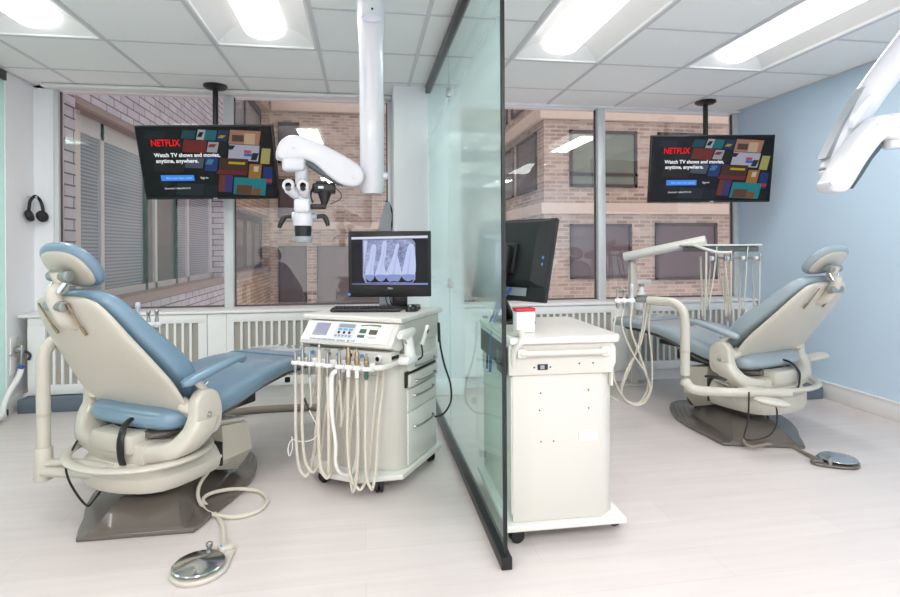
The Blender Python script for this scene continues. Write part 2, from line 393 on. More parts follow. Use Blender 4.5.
tag(o, 'long grey box on the floor under the left radiator cover', 'floor box', 'grey floor boxes')
m = MB(); m.bb((-.45, -.26, 0), (.12, .09, .085), .004); o = m.build('floor_box', 'grey_block'); o.location = (3.215, 3.84, 0)
tag(o, 'grey box on the floor in the corner by the blue wall', 'floor box', 'grey floor boxes')

# ceiling lights
def troffer(a, b, label):
    cx, cy = (a+b)/2, (2.2759+3.4959)/2; t = thing('ceiling_light', label, 'ceiling light', (cx, cy, CE), group='recessed ceiling lights')
    hx, hy = .305-.012, .61-.010
    m = MB()
    for s in (-1, 1):
        # curved side reflectors
        rings = []
        for i in range(9):
            q = i/8; x = s*(hx-.012-(hx-.012-.125)*q); z = .012+.072*math.sin(q*PI/2)
            rings.append([(x, -hy+.02, z), (x, hy-.02, z), (x, hy-.02, z+.004), (x, -hy+.02, z+.004)])
        m.loft(rings)
    for s in (-1, 1): m.loft([[(-hx+.012, s*(hy-.012), .006), (hx-.012, s*(hy-.012), .006), (hx-.012, s*(hy-.008), .006), (-hx+.012, s*(hy-.008), .006)],
                             [(-hx+.012, s*(hy-.10), .085), (hx-.012, s*(hy-.10), .085), (hx-.012, s*(hy-.09), .09), (-hx+.012, s*(hy-.09), .09)]])
    m.bb((-hx, -hy, .09), (hx, hy, .10)); m.build('reflector', 'fixture_white', t)
    m = MB()
    for s in (-1, 1): m.bb((s*hx, -hy, -.004), (s*(hx-.013), hy, .09)); m.bb((-hx, s*hy, -.004), (hx, s*(hy-.013), .09))
    m.build('frame', 'fixture_white', t)
    m = MB(); L = hy-.085
    m.loft([[(.115*math.cos(PI+PI*i/14), y, .062+.05*math.sin(PI+PI*i/14)) for i in range(15)] for y in (-L, L)])
    m.build('diffuser', 'lens', t)
for (a, b), l in zip(FIX, ('recessed ceiling light cut off by the top left corner, leftmost', 'recessed ceiling light above the left television and blue chair',
                          'recessed ceiling light just right of the glass partition top', 'recessed ceiling light in front of the right television, nearest the blue wall')):
    troffer(a, b, l)

# glass partition down the middle
t = thing('glass_partition', 'frosted green glass partition with black rails dividing the two operatories', 'glass partition', (.487, 0, 0))
m = MB(); m.bb((-.005, 3.137, .04), (.005, 4.155, CE-.05)); m.build('glass_panel', 'partition_glass', t)
m = MB(); m.bb((-.005, 1.893, .04), (.005, 3.131, CE-.05)); m.build('glass_panel', 'partition_glass', t)
m = MB(); m.bb((-.02, 1.885, CE-.055), (.02, 4.165, CE-.003), .003); m.build('top_rail', 'rail_black', t)
m = MB(); m.bb((-.02, 1.87, 0), (.02, 4.15, .045), .004); m.build('bottom_rail', 'rail_black', t)
m = MB(); m.bb((-.006, 1.885, .045), (.006, 1.8925, CE-.055)); m.build('edge_strip', 'black', t)
m = MB(); m.bb((-.007, 1.8926, .045), (.007, 1.9, CE-.055)); m.build('polished_edge', 'glass_edge', t)
m = MB()
for z in (.9, 2.0): m.bb((-.012, 3.12, z), (.012, 3.148, z+.05), .002)
m.build('panel_clip', 'steel', t)
t = thing('glass_partition', 'frosted green glass partition cut off by the left edge of the photo', 'glass partition', (XL-.005, 0, 0))
m = MB(); m.bb((-.005, 1.3, .04), (.005, 4.19, CE-.06)); m.build('glass_panel', 'side_glass', t)
m = MB(); m.bb((-.02, 1.3, CE-.068), (.02, 4.195, CE-.003), .003); m.build('top_rail', 'rail_black', t)
m = MB(); m.bb((-.02, 1.3, 0), (.02, 4.195, .04), .003); m.build('bottom_rail', 'rail_black', t)

# ------------------------------------------------------------------ televisions
def tile_shapes():
    # (colour, four corners) in a 900x497 picture of the screen, y down; plain colour patches in slanted rows
    T = []
    def para(c, x0, x1, y0, y1, sk=-20, sl=.055): T.append((c, [(x0, y0+(x0-500)*sl), (x1, y0+(x1-500)*sl), (x1+sk, y1+(x1-500)*sl), (x0+sk, y1+(x0-500)*sl)]))
    para((24, 38, 48), 100, 225, 92, 138); para((14, 14, 18), 232, 320, 80, 132); para((30, 84, 96), 330, 412, 78, 126)
    para((196, 204, 210), 424, 470, 70, 128); para((34, 122, 134), 470, 540, 70, 128)
    para((38, 56, 96), 548, 612, 68, 130); para((196, 140, 116), 620, 806, 62, 142)
    para((20, 24, 30), 110, 210, 205, 262); para((30, 26, 26), 215, 320, 150, 205)
    para((134, 44, 38), 328, 470, 132, 205); para((190, 192, 200), 478, 542, 138, 198); para((26, 28, 40), 548, 596, 134, 212); para((208, 206, 228), 604, 790, 146, 238)
    para((196, 190, 110), 802, 858, 160, 250); para((40, 34, 30), 130, 318, 270, 330); para((90, 100, 120), 330, 440, 236, 296)
    para((40, 66, 140), 450, 526, 226, 310); para((78, 50, 36), 534, 712, 228, 326); para((186, 128, 52), 716, 792, 256, 350); para((30, 58, 132), 800, 862, 268, 372)
    para((16, 16, 20), 370, 508, 318, 392); para((32, 30, 40), 150, 230, 350, 412); para((38, 48, 56), 250, 420, 392, 462); para((26, 34, 44), 424, 505, 396, 462)
    para((130, 60, 50), 520, 560, 330, 432); para((70, 60, 130), 556, 604, 330, 432); para((30, 150, 160), 612, 812, 340, 442); para((22, 24, 32), 815, 870, 385, 460)
    # simple marks inside the patches
    para((14, 14, 18), 432, 458, 84, 112); para((150, 52, 60), 488, 528, 150, 168); para((92, 70, 60), 628, 700, 90, 128, -6)
    para((226, 196, 160), 706, 770, 78, 140, -10); para((216, 70, 96), 692, 736, 176, 192, -4); para((70, 120, 200), 690, 742, 194, 212, -4)
    para((36, 28, 34), 604, 640, 152, 176); para((42, 36, 44), 744, 780, 190, 232); para((220, 196, 40), 588, 690, 248, 262, -4); para((132, 38, 40), 520, 700, 300, 322)
    para((228, 220, 206), 742, 772, 268, 300, -8); para((110, 76, 52), 622, 720, 384, 440, -14); para((140, 96, 66), 720, 772, 400, 442, -12)
    para((90, 150, 190), 462, 500, 240, 270); para((200, 170, 70), 556, 590, 96, 112); para((196, 60, 50), 808, 846, 340, 360, -4)
    return T
_tile_mats = {}
def tile_mat(c):
    if c not in _tile_mats: _tile_mats[c] = screen_mat('screen_patch', [q*.8 for q in c], .7)
    return _tile_mats[c]
def television(label, px, py, dcentre, yaw, tilt, plate):
    """one ceiling-hung television: local x right, z up, screen facing -y"""
    W, H = .965, .525
    pos = Vector(dcentre)
    t = thing('television', label, 'television', plate)
    rel = pos-Vector(plate)
    mx = Matrix.Translation(rel) @ Matrix.Rotation(yaw, 4, 'Z') @ Matrix.Rotation(tilt, 4, 'X')
    m = MB(); m.lathe([(.0, 0), (.085, 0), (.085, -.012), (.07, -.024), (.03, -.034), (.0, -.034)][::-1]); m.build('ceiling_plate', 'black', t)
    m = MB(); m.cyl((0, 0, -.03), (0, 0, rel.z+.0), .02); m.build('pole', 'black', t)
    m = MB(); b0 = mx @ Vector((0, .065, .02)); m.tube([(0, 0, rel.z+.05), (0, 0, rel.z-.01), b0], .018, smooth=False)
    m.box(mx @ Vector((0, .06, 0)), (.24, .02, .24), .004, rot=(tilt, 0, yaw)); m.build('mount_bracket', 'black_rough', t)
    m = MB(); m.bb((-W/2, -.004, -H/2), (W/2, .028, H/2), .004); m.bb((-.33, .026, -.2), (.33, .055, .16), .012); c = m.build('casing', 'black', t); c.matrix_local = mx
    m = MB(); m.bb((-W/2+.009, -.0065, -H/2+.016), (W/2-.009, -.0035, H/2-.009)); s = m.build('screen', screen_mat('screen_dark', (8, 8, 10), .6), t); s.matrix_local = mx
    u = lambda x: (x-57-400)/830*(W-.018); v = lambda y: -(y-55-206)/418*(H-.025)
    m = MB(); i = 0
    for col, pts in tile_shapes():
        f = 1.
        m.use(tile_mat(col)); i += 1
        cl = [(min(max(a, 60), 856), min(max(b, 60), 463)) for a, b in pts]
        m.quad([(u(a), -.0070-.00002*i, v(b)) for a, b in cl][::-1])
    m.build('poster_grid', None, s)
    rx = (PI/2, 0, 0)
    text('wordmark', 'NETFLIX', .064, 'netflix_red', s, (u(122), -.0086, v(160)), rx, bold=.0012, sx=.84)
    text('headline', 'Watch TV shows and movies,', .0385, 'screen_white', s, (u(132), -.0088, v(224)), rx, bold=.0008)
    text('headline', 'anytime, anywhere.', .0385, 'screen_white', s, (u(138), -.0088, v(258)), rx, bold=.0008)
    m = MB(); m.bb((u(152), -.0082, v(366)), (u(360), -.0078, v(332))); m.build('button', 'blue_led', s)
    text('button_text', 'Start your free month', .021, 'screen_pale', s, (u(184), -.0088, v(355)), rx)
    text('sign_in_text', 'Sign in', .021, 'screen_white', s, (u(400), -.0088, v(354)), rx)
    text('footer_text', 'Questions? 1-866-579-7172', .0165, 'screen_white', s, (u(165), -.0088, v(416)), rx)
    m = MB(); m.box((.02, -.0065, -H/2+.008), (.03, .001, .006)); m.build('maker_badge', 'silver_text', c)
M['netflix_red'] = emit('netflix_red', (226, 34, 36), 1.0); M['screen_white'] = emit('screen_white', (238, 240, 244), 1.0); M['screen_pale'] = emit('screen_pale', (190, 216, 250), .9)
television('ceiling-hung flat television above the blue dental chair', 207, 162, (-1.09, 4.12, 1.742), R(-9), R(17), (-1.10, 4.36, CE))
television('ceiling-hung flat television by the blue wall above the grey chair', 709, 171, (2.70, 3.96, 1.738), R(-9), R(9), (2.87, 4.28, CE))

# ------------------------------------------------------------------ buildings outside
def opening_window(parent, plane, a0, a1, z0, z1, off, pane, bars=(), hbars=(), frame='win_frame_dark', fw=.05):
    """a window in a wall; plane 'x' = wall of constant x facing +x or -x (a runs along y), 'y' = wall facing -y (a runs along x)"""
    def B(m, p, q, d0, d1, zz0, zz1):
        if plane == 'y': m.bb((p, d0, zz0), (q, d1, zz1))
        else: m.bb((d0, p, zz0), (d1, q, zz1))
    m = MB(); s = .05 if off >= 0 else -.05
    B(m, a0, a0+fw, 0, s, z0, z1); B(m, a1-fw, a1, 0, s, z0, z1); B(m, a0, a1, 0, s, z1-fw, z1); B(m, a0, a1, 0, s, z0, z0+fw)
    for b in bars: B(m, b-fw/2, b+fw/2, 0, s, z0, z1)
    for b in hbars: B(m, a0, a1, 0, s, b-fw/2, b+fw/2)
    f = m.build('window', frame, parent)
    m = MB(); B(m, a0+.01, a1-.01, s*.3, s*.4, z0+.01, z1-.01); m.build('pane', pane, f)
    return f
# adjoining wing: its side wall runs straight away from the left window
t = thing('brick_wing', 'pale mauve brick wing with blinded windows right outside the left window', 'building', (-2.36, 4.8, 0))
def wy(y): return y-4.8
m = MB()
def wing(y0, y1, z0, z1, k='brick_mauve'): m.bb((-.5, wy(y0), z0), (0, wy(y1), z1))
wing(4.72, 4.98, -3, 5); wing(4.98, 9.75, 2.42, 5); wing(4.98, 9.75, -3, .60); wing(9.75, 10.3, -3, 5)
m.build('brick_wall', 'brick_mauve', t)
m = MB()
wing(10.3, 10.75, -3, 6); wing(14.35, 14.48, -3, 6); wing(10.75, 14.35, 1.95, 2.95); wing(10.75, 14.35, -3, .62); wing(10.75, 14.35, 4.6, 6)
m.build('brick_wall', 'brick_tan', t)
m = MB(); m.bb((-.32, wy(4.98), .56), (.04, wy(9.75), .66), .01); m.bb((-.32, wy(10.75), .58), (.04, wy(14.35), .68), .01); m.build('sill', 'stone_dark', t)
m = MB(); m.bb((-.32, wy(4.98), 2.36), (-.01, wy(9.75), 2.43)); m.bb((-.30, wy(10.75), 1.90), (-.01, wy(14.35), 1.96)); m.build('lintel', 'stone_dark', t)
m = MB(); m.bb((-.32, wy(4.98), .66), (-.12, wy(5.32), 2.36)); m.build('jamb', 'panel_grey', t)
def wwin(y0, y1, z0, z1, pane, bars=(), frame='alu'):
    m = MB(); x = -.2
    for b in (y0, y1, *bars): m.bb((x-.03, wy(b)-.035, z0), (x+.03, wy(b)+.035, z1))
    m.bb((x-.03, wy(y0), z0), (x+.03, wy(y1), z0+.07)); m.bb((x-.03, wy(y0), z1-.16), (x+.03, wy(y1), z1))
    f = m.build('window', frame, t)
    m = MB(); m.bb((x-.01, wy(y0), z0), (x, wy(y1), z1)); m.build('pane', pane, f)
wwin(5.32, 6.95, .66, 2.36, 'blind_glass', (5.85,))
wwin(6.95, 8.0, .66, 2.36, 'dark_pane', (7.25,)); wwin(8.0, 9.7, .66, 2.36, 'blind_glass', (8.5,))
wwin(10.75, 14.35, .68, 1.92, 'dark_pane', (11.6, 12.5, 13.4), 'win_frame_dark')
wwin(10.75, 14.35, 2.95, 4.6, 'blind_glass', (12.5,), 'win_frame_dark')
# building straight across
t = thing('brick_building', 'pinkish brick building across the yard, seen behind the microscope', 'building', (0, 14.5, 0))
m = MB(); m.bb((-2.9, 0, -3), (3.36, .6, 9)); m.build('brick_wall', 'brick_pink', t)
m = MB(); m.bb((-2.3, -.12, 4.62), (3.3, .02, 4.86), .02); m.build('cornice', 'stone', t)
m = MB(); m.bb((-2.3, -.08, 1.62), (3.3, .02, 1.80), .02); m.build('stone_band', 'stone', t)
for x0, x1, z0, z1 in ((-2.15, -1.62, 3.3, 4.35), (-2.15, -1.62, 1.9, 2.9), (-1.2, .5, -.6, 1.2), (-2.15, -1.45, -.6, 1.2), (.7, 2.4, 2.2, 4.2)):
    opening_window(t, 'y', x0, x1, z0, z1, -1, 'dark_pane')
# building on the right, corner towards the window
t = thing('brick_building', 'light brown brick building with pale bands outside the right window', 'building', (3.37, 10, 0))
m = MB(); m.bb((0, 0, -3), (7.5, 4.48, 8)); m.build('brick_wall', 'brick_pink', t)
for z0, z1, e in ((3.55, 3.80, .10), (1.76, 1.97, .08)):
    m = MB(); m.prism([(-e, -e), (7.5, -e), (7.5, 0), (0, 0), (0, 4.4), (-e, 4.4)], z0, z1, .015); m.build('stone_band', 'stone', t)
opening_window(t, 'y', .50, 1.86, 2.28, 3.36, -1, 'green_reflection_pane', (1.18,), (2.52,))
opening_window(t, 'y', 2.30, 3.3, 2.9, 3.36, -1, 'green_reflection_pane', (2.8,))
opening_window(t, 'y', .50, 1.74, .52, 1.57, -1, 'dark_pane'); opening_window(t, 'y', 2.24, 3.55, .48, 1.59, -1, 'dark_pane')
opening_window(t, 'y', .50, 1.86, 4.1, 5.2, -1, 'dark_pane')
opening_window(t, 'x', .42, 1.75, 2.26, 3.40, -1, 'dark_pane', (), (2.8,)); opening_window(t, 'x', 2.1, 3.4, 2.26, 3.40, -1, 'dark_pane', (), (2.8,))
opening_window(t, 'x', .42, 1.75, .5, 1.5, -1, 'dark_pane'); opening_window(t, 'x', 1.2, 2.2, 4.05, 5.2, -1, 'dark_pane'); opening_window(t, 'x', 2.6, 3.6, 4.05, 5.2, -1, 'dark_pane')

# ------------------------------------------------------------------ dental chairs
def ring(cy_, cz, ty, tz, w, th, e=3.4, n=30, dish=0., x0=0.):
    """cross-section of a cushion: width along x, thickness along the normal of the tangent (ty, tz)"""
    l = math.hypot(ty, tz); ny, nz = -tz/l, ty/l
    o = []
    for a, b in sellipse(w, th/2, n, e):
        q = b-(dish*(1-(a/w)**2) if b > 0 else 0)
        o.append((x0+a, cy_+ny*q, cz+nz*q))
    return o
def cushion(m, st, e=3.4, dish=0., k=4):
    """st: (y, z_mid, half width, thickness) along the cushion, resampled smoothly"""
    P = catmull([(s[0], s[1], 0) for s in st], k); W = catmull([(s[2], s[3], 0) for s in st], k)
    rings = []
    for i, (p, q) in enumerate(zip(P, W)):
        d = P[min(i+1, len(P)-1)]-P[max(i-1, 0)]
        rings.append(ring(p.x, p.y, d.x, d.y, max(q.x, .01), max(q.y, .006), e, dish=dish))
    m.loft(rings)
def dental_chair(label, loc, rz, vinyl, back_deg, base_rz, base_off, lift, post, holder, swing, bent=False, rise=0.):
    t = thing('dental_chair', label, 'dental chair', loc, rz)
    Z = lift
    # --- floor plate (it may be turned against the seat)
    bm_ = Matrix.Translation((*base_off, 0)) @ Matrix.Rotation(base_rz-rz, 4, 'Z')
    side = [(.215, -.02), (.24, .05), (.265, .14), (.315, .28), (.345, .44), (.34, .60), (.30, .76), (.22, .85), (.1, .88)]
    out = [(p.x, p.y) for p in catmull([(x, y, 0) for x, y in side], 5)]
    outline = out+[(-x, y) for x, y in reversed(out)]
    m = MB(); m.prism(outline, 0, .022, .007, bm_, 3)
    # raised spine of the plate
    sp = [(.15, .02), (.14, .2), (.17, .4), (.17, .6), (.1, .78)]
    rings = []
    for f, z in ((1.25, .02), (1.1, .035), (.92, .07), (.8, .10), (.7, .11)):
        o_ = [(p.x, p.y) for p in catmull([(x, y, 0) for x, y in sp], 4)]
        full = o_+[(-x, y) for x, y in reversed(o_)]
        rings.append([bm_ @ Vector((x*f, .4+(y-.4)*min(f, 1.1), z)) for x, y in full])
    m.loft(rings); m.build('base_plate', 'taupe', t, 55)
    # --- pump housing and pedestal
    m = MB()
    h0, h1 = .145+Z*.4, .255+Z*.7+(.03 if bent else 0)
    foot = [(.262, -.06), (.262, .20), (.20, .27), (-.20, .27), (-.262, .20), (-.262, -.06), (-.2, -.17), (-.02, -.21), (.17, -.17)]
    foot = [(p.x, p.y) for p in catmull([(x, y, 0) for x, y in foot], 3, True)]
    m.loft([[(x*.94, y*.94, h0) for x, y in foot], [(x*.98, y*.98, h0+.02) for x, y in foot], [(x, y, h0+.05) for x, y in foot], [(x, y, h1-.05) for x, y in foot], [(x*.9, y*.9+.01, h1-.01) for x, y in foot], [(x*.85, y*.85+.01, h1) for x, y in foot]])
    hs = m.build('pump_housing', 'cream', t, 30)
    for s in (-1, 1):
        m = MB(); m.prism([(-.03, h0+.055), (.145, h0+.06), (.14, h1-.055), (.10, h1-.05), (.0, h1-.05)], s*.262, s*.2665, .0015, Matrix.Rotation(PI/2, 4, 'Z') @ Matrix.Rotation(PI/2, 4, 'X'))
        m.build('side_cover', 'cart_cream', hs)
    text('maker_mark', 'A-dec', .022, 'silver_text', hs, (.267, .02, h0+.06), (PI/2, 0, PI/2))
    text('maker_mark', 'A-dec', .022, 'silver_text', hs, (-.267, .10, h0+.06), (PI/2, 0, -PI/2))
    h2 = h1+.075
    m = MB(); m.loft([[(-.2, .20, h0-.03), (.2, .20, h0-.03), (.21, .32, h0-.07), (-.21, .32, h0-.07)], [(-.268, .175, h0+.03), (.268, .175, h0+.03), (.255, .37, h0+.02), (-.255, .37, h0+.02)], [(-.262, .175, h2), (.262, .175, h2), (.245, .35, h2-.03), (-.245, .35, h2-.03)]])
    ped = m.build('front_cover', 'cream_dark', t, 30)
    m = MB(); m.box((.17, .262, h2-.005), (.13, .17, .022), .008, (-.16, 0, 0)); tp = m.build('touchpad', 'cream', ped)
    m = MB()
    for i in range(3):
        for j in range(2): m.cyl((.135+.035*i, .235+.045*j, h2+.001-(.0063*j)), (.135+.035*i, .235+.045*j, h2+.0125-.0063*j), .012, n=14)
    m.build('touchpad_button', 'scope_grey', tp)
    m = MB(); m.bb((-.265, .162, h0+.01), (.265, .176, h1+.004)); m.build('seam_gasket', 'black', t)
    # lifting arms between plate and housing
    m = MB()
    for s in (-1, 1): m.tube([(s*.09, .45, .08), (s*.09, .25, h0+.03)], .04, smooth=False, flat=1.)
    m.bb((-.16, -.05, .10), (.16, .40, h0+.03), .02); m.build('lift_arm', 'taupe', t)
    # --- yoke carrying seat and back
    pz = .445+Z
    m = MB()
    path = catmull([(.325, .01, pz-.02), (.32, -.02, pz-.075), (.27, -.055, pz-.13), (.15, -.075, pz-.152), (0, -.08, pz-.155), (-.15, -.075, pz-.152), (-.27, -.055, pz-.13), (-.32, -.02, pz-.075), (-.325, .01, pz-.02)], 6)
    rings = []
    for i, p in enumerate(path):
        d = (path[min(i+1, len(path)-1)]-path[max(0, i-1)]).normalized(); nn = Vector((-d.z, 0, d.x)).normalized(); yy = Vector((0, 1, 0))
        q = abs(i/(len(path)-1)-.5)*2; hw = .075-.01*q
        rings.append([p+nn*(b)+yy*a for a, b in sellipse(hw, .040, 16, 4)])
    m.loft(rings); m.bb((-.17, -.15, pz-.195), (.17, .20, pz-.11), .015); m.bb((-.12, -.17, pz-.15), (.12, -.06, pz-.07), .012)
    yk = m.build('yoke', 'cream', t, 40)
    for s in (-1, 1):
        m = MB(); pr = [(-.075, -.09), (.055, -.09), (.085, -.02), (.07, .06), (.03, .095), (-.02, .095), (-.055, .06), (-.06, -.0)]
        m.prism([(p.x, p.y) for p in catmull([(a, b, 0) for a, b in pr], 4, True)], s*.295, s*.352, .014, Matrix.Translation((0, .01, pz)) @ Matrix.Rotation(PI/2, 4, 'Z') @ Matrix.Rotation(PI/2, 4, 'X'), 3)
        cp = m.build('pivot_cover', 'cream', yk, 40)
        m = MB(); m.cyl((s*.345, .015, pz-.005), (s*.357, .015, pz-.005), .013, n=16, bev=.003); m.cyl((s*.35, .015, pz-.005), (s*.359, .015, pz-.005), .007, n=6); m.build('pivot_bolt', 'chrome', cp)
    # --- seat
    zs = Z
    seat = [(-.105, .43, .18, .04), (-.09, .424, .225, .08), (-.045, .422, .258, .115), (.06, .425, .282, .125), (.25, .445, .286, .125), (.42, .482, .28, .115), (.58, .502, .272, .10), (.70, .505, .265, .09), (.735, .505, .262, .084)]
    m = MB(); cushion(m, [(a, b+zs+max(a, 0)*rise, c, d) for a, b, c, d in seat], dish=.012); st = m.build('seat_cushion', vinyl, t, 60)
    leg = [(.738, .505, .262, .084), (.80, .504, .258, .078), (.92, .496, .255, .076), (1.03, .488, .245, .074), (1.085, .482, .22, .066), (1.11, .478, .17, .045)]
    m = MB(); cushion(m, [(a, b+zs+a*rise, c, d*1.12) for a, b, c, d in leg], dish=.008); lg = m.build('leg_cushion', vinyl, t, 60)
    m = MB(); rings = []
    for y, z, w in ((.80, .5455, .232), (.90, .541, .23), (.98, .535, .225), (1.05, .527, .21), (1.09, .519, .18)):
        rings.append([(w*(i/10-1)*1., y, z+zs+y*rise+.0075-.010*max(0, abs(i/10-1)-.75)*4-.0055*(1-abs(i/10-1))) for i in range(21)])
    m.loft(rings, cap=False, closed=False); tc = m.build('toe_cover', 'plastic_clear', lg, 60)
    m = MB(); cushion(m, [(-.1, .36+zs, .16, .03), (.0, .355+zs, .2, .05), (.25, .375+zs, .225, .04), (.45, .425+zs+rise*.4, .22, .035), (.70, .452+zs+rise*.7, .21, .03), (.95, .446+zs+rise*.9, .19, .02), (1.03, .445+zs+rise, .15, .012)])
    m.build('seat_pan', 'taupe', t, 50)
    m = MB(); m.bb((-.09, .5, .40+zs), (.09, .74, .435+zs), .01); m.cyl((.2, .70, .43+zs), (.2, .70, .405+zs), .014); m.bb((-.12, .25, .33+zs), (.12, .55, .395+zs), .01); m.build('leg_mechanism', 'black_rough', t)
    # --- back rest
    A = R(back_deg); hy, hz = -.015, .495+Z
    def bk(s, o): return (hy-math.cos(A)*s-math.sin(A)*-o*1., hz+math.sin(A)*s+math.cos(A)*o)   # along the back, towards the patient
    def place(st_): return [(*bk(s*.955, o), w, th) for s, o, w, th in st_]
    cb = [(-.045, .02, .17, .04), (-.03, .035, .23, .08), (.03, .055, .272, .12), (.12, .062, .280, .135), (.22, .05, .272, .125), (.33, .034, .250, .11), (.43, .026, .224, .10), (.51, .02, .198, .09), (.56, .010, .165, .065), (.58, -.002, .12, .035)]
    m = MB(); cushion(m, place(cb)); m.build('back_cushion', vinyl, t, 60)
    sh = [(-.195, -.014, .19, .014), (-.172, -.02, .262, .022), (-.10, -.03, .292, .028), (-.04, -.034, .292, .03), (.05, -.034, .302, .036), (.15, -.032, .295, .04), (.28, -.036, .268, .044), (.4, -.04, .238, .046), (.5, -.038, .208, .042), (.565, -.036, .172, .034), (.59, -.034, .12, .018)]
    m = MB(); cushion(m, place(sh), e=3.); shl = m.build('back_shell', 'cream', t, 60)
    for s in (-1, 1):                        # lever rods hanging down the top of the shell
        m = MB(); y0, z0 = bk(.555, -.064); y1, z1 = bk(.45, -.072); y2, z2 = bk(.41, -.072)
        m.tube([(s*.085-.03, y0, z0), (s*.085-.03, y1, z1)], .004, n=8, smooth=False); m.cyl((s*.085-.03, y1, z1), (s*.085-.03, y2, z2), .006, n=10); m.build('release_lever', 'brass', shl)
    for s in (-1, 1):                        # ears joining the shell to the pivots
        m = MB(); y0, z0 = bk(.02, -.03)
        m.tube([(s*.262, y0, z0), (s*.285, y0*.5, (z0+pz)/2), (s*.298, .01, pz)], [.03, .03, .026], n=12); m.build('back_hinge', 'cream', shl)
    # --- head rest
    q = R(back_deg-6); hs_, ho = .645, .055
    cy0, cz0 = bk(hs_, ho)
    ax = Vector((0, -math.cos(q), math.sin(q))); nr = Vector((0, math.sin(q), math.cos(q)))
    def hr(w, h, d0, d1, e=2.5):
        rings = []
        for f, d in ((.82, d0), (.95, d0+(d1-d0)*.12), (1, d0+(d1-d0)*.35), (1, d0+(d1-d0)*.6), (.95, d0+(d1-d0)*.85), (.8, d1)):
            rings.append([Vector((a*f, cy0, cz0))+ax*(b*f)+nr*d for a, b in sellipse(w, h, 32, e)])
        return rings
    m = MB(); m.loft(hr(.140, .108, -.012, .030)); hd = m.build('headrest_pad', vinyl, t, 50)
    m = MB(); m.loft(hr(.120, .088, -.022, -.006)); m.build('headrest_plate', 'cream', hd, 50)
    y1, z1 = bk(.50, -.075); y2, z2 = bk(.60, -.055); c_ = Vector((0, cy0, cz0))-nr*.055
    m = MB(); m.tube([(0, *bk(.44, -.045)), (0, y1, z1), (0, y2, z2), c_-ax*.04-nr*.02, c_+ax*.02], [.028, .03, .026, .024, .022], n=14, k=5)
    ha = m.build('headrest_arm', 'cream', t, 50)
    m = MB(); m.cyl((-.05, y2+.01, z2-.05), (.05, y2+.01, z2-.05), .020, bev=.004); m.build('headrest_joint', 'steel', ha)
    m = MB(); m.cyl((-.055, c_.y, c_.z), (.055, c_.y, c_.z), .021, bev=.004); m.build('headrest_joint', 'steel', ha)
    for k in (1, -1):
        m = MB(); m.tube([Vector((k*.03, y2, z2)), c_-nr*.02-ax*.02+Vector((k*.035, 0, 0))], .010, smooth=False); m.build('headrest_link', 'chrome', ha)
    # --- arm rests
    for s in (-1, 1):
        m = MB(); m.tube([(s*.30, -.075, .578+Z), (s*.305, -.04, .586+Z), (s*.31, .06, .608+Z), (s*.312, .17, .628+Z), (s*.308, .235, .632+Z), (s*.290, .268, .620+Z), (s*.28, .275, .605+Z)], [.018, .034, .033, .029, .026, .02, .014], n=14, flat=.62)
        ar = m.build('armrest', vinyl, t, 60)
        m = MB(); m.tube([(s*.315, .02, pz+.06), (s*.312, .03, .53+Z), (s*.307, -.01, .58+Z)], .016, n=12); m.build('armrest_post', 'cream', ar)
        m = MB(); m.tube([(s*.295, -.01, pz+.07), (s*.297, .06, .56+Z)], .006, n=8, smooth=False); m.build('armrest_strut', 'chrome', ar)
    # --- strap hanging behind the seat
    if True:
        yb, zb = bk(-.08, -.06)
        m = MB(); m.tube([(.03, yb+.05, zb+.03), (.055, -.12, .42+Z), (.08, -.178, .37+Z), (.082, -.182, .30+Z), (.08, -.17, .255+Z)], .015, n=10, flat=.35); m.build('strap', 'black', t)
    # --- ring that carries the assistant's arm
    m = MB(); zr = h1+.012
    m.tube([(.30*math.cos(a), -.03+.25*math.sin(a), zr) for a in [R(-170+i*(345/24)) for i in range(25)]], .021, n=12, flat=.62, k=3)
    m.build('support_ring', 'cream', t)
    # --- assistant's arm: two links, an upright tube and an instrument holder
    px_, py_ = post
    m = MB(); zl = h1-.055
    if bent:
        m.tube([swing, ((swing[0]*.45+px_*.55), (swing[1]*.45+py_*.55)-.03, swing[2]), (px_+.04, py_-.035, swing[2]+.01), (px_+.004, py_-.004, swing[2]+.05), (px_, py_, zl+.09)], .0265, n=14); zl = swing[2]
    else:
        m.tube([swing, ((swing[0]+px_)/2, (swing[1]+py_)/2, zl-.005), (px_, py_, zl-.012)], [.03, .03, .036], n=12, flat=.7)
        m.tube([(swing[0]+.05, swing[1]-.02, swing[2]+.045), ((swing[0]+px_)/2, (swing[1]+py_)/2+.01, zl+.035), (px_, py_, zl+.02)], [.02, .02, .026], n=12, flat=.7)
        m.cyl((px_, py_, zl-.05), (px_, py_, zl+.09), .038, .033, bev=.008)
    aa = m.build('assistant_arm', 'cream', t)
    hx_, hy_, hzz = holder
    m = MB(); d = Vector((hx_-px_, hy_-py_, 0)).normalized()
    m.tube([(px_, py_, zl+.09), (px_, py_, zl+.2), (px_, py_, hzz-.10), (px_+d.x*.02, py_+d.y*.02, hzz-.035), (px_+d.x*.07, py_+d.y*.07, hzz-.002), (px_+d.x*.13, py_+d.y*.13, hzz), (hx_-d.x*.05, hy_-d.y*.05, hzz)], .0265, n=14); m.build('upright_tube', 'cream', aa)
    m = MB(); m.cyl((px_, py_, zl+.22), (px_, py_, zl+.235), .0285); m.build('tube_collar', 'cream_dark', aa)
    return t
def pix_local(t, p):
    return t.matrix_basis.inverted() @ p

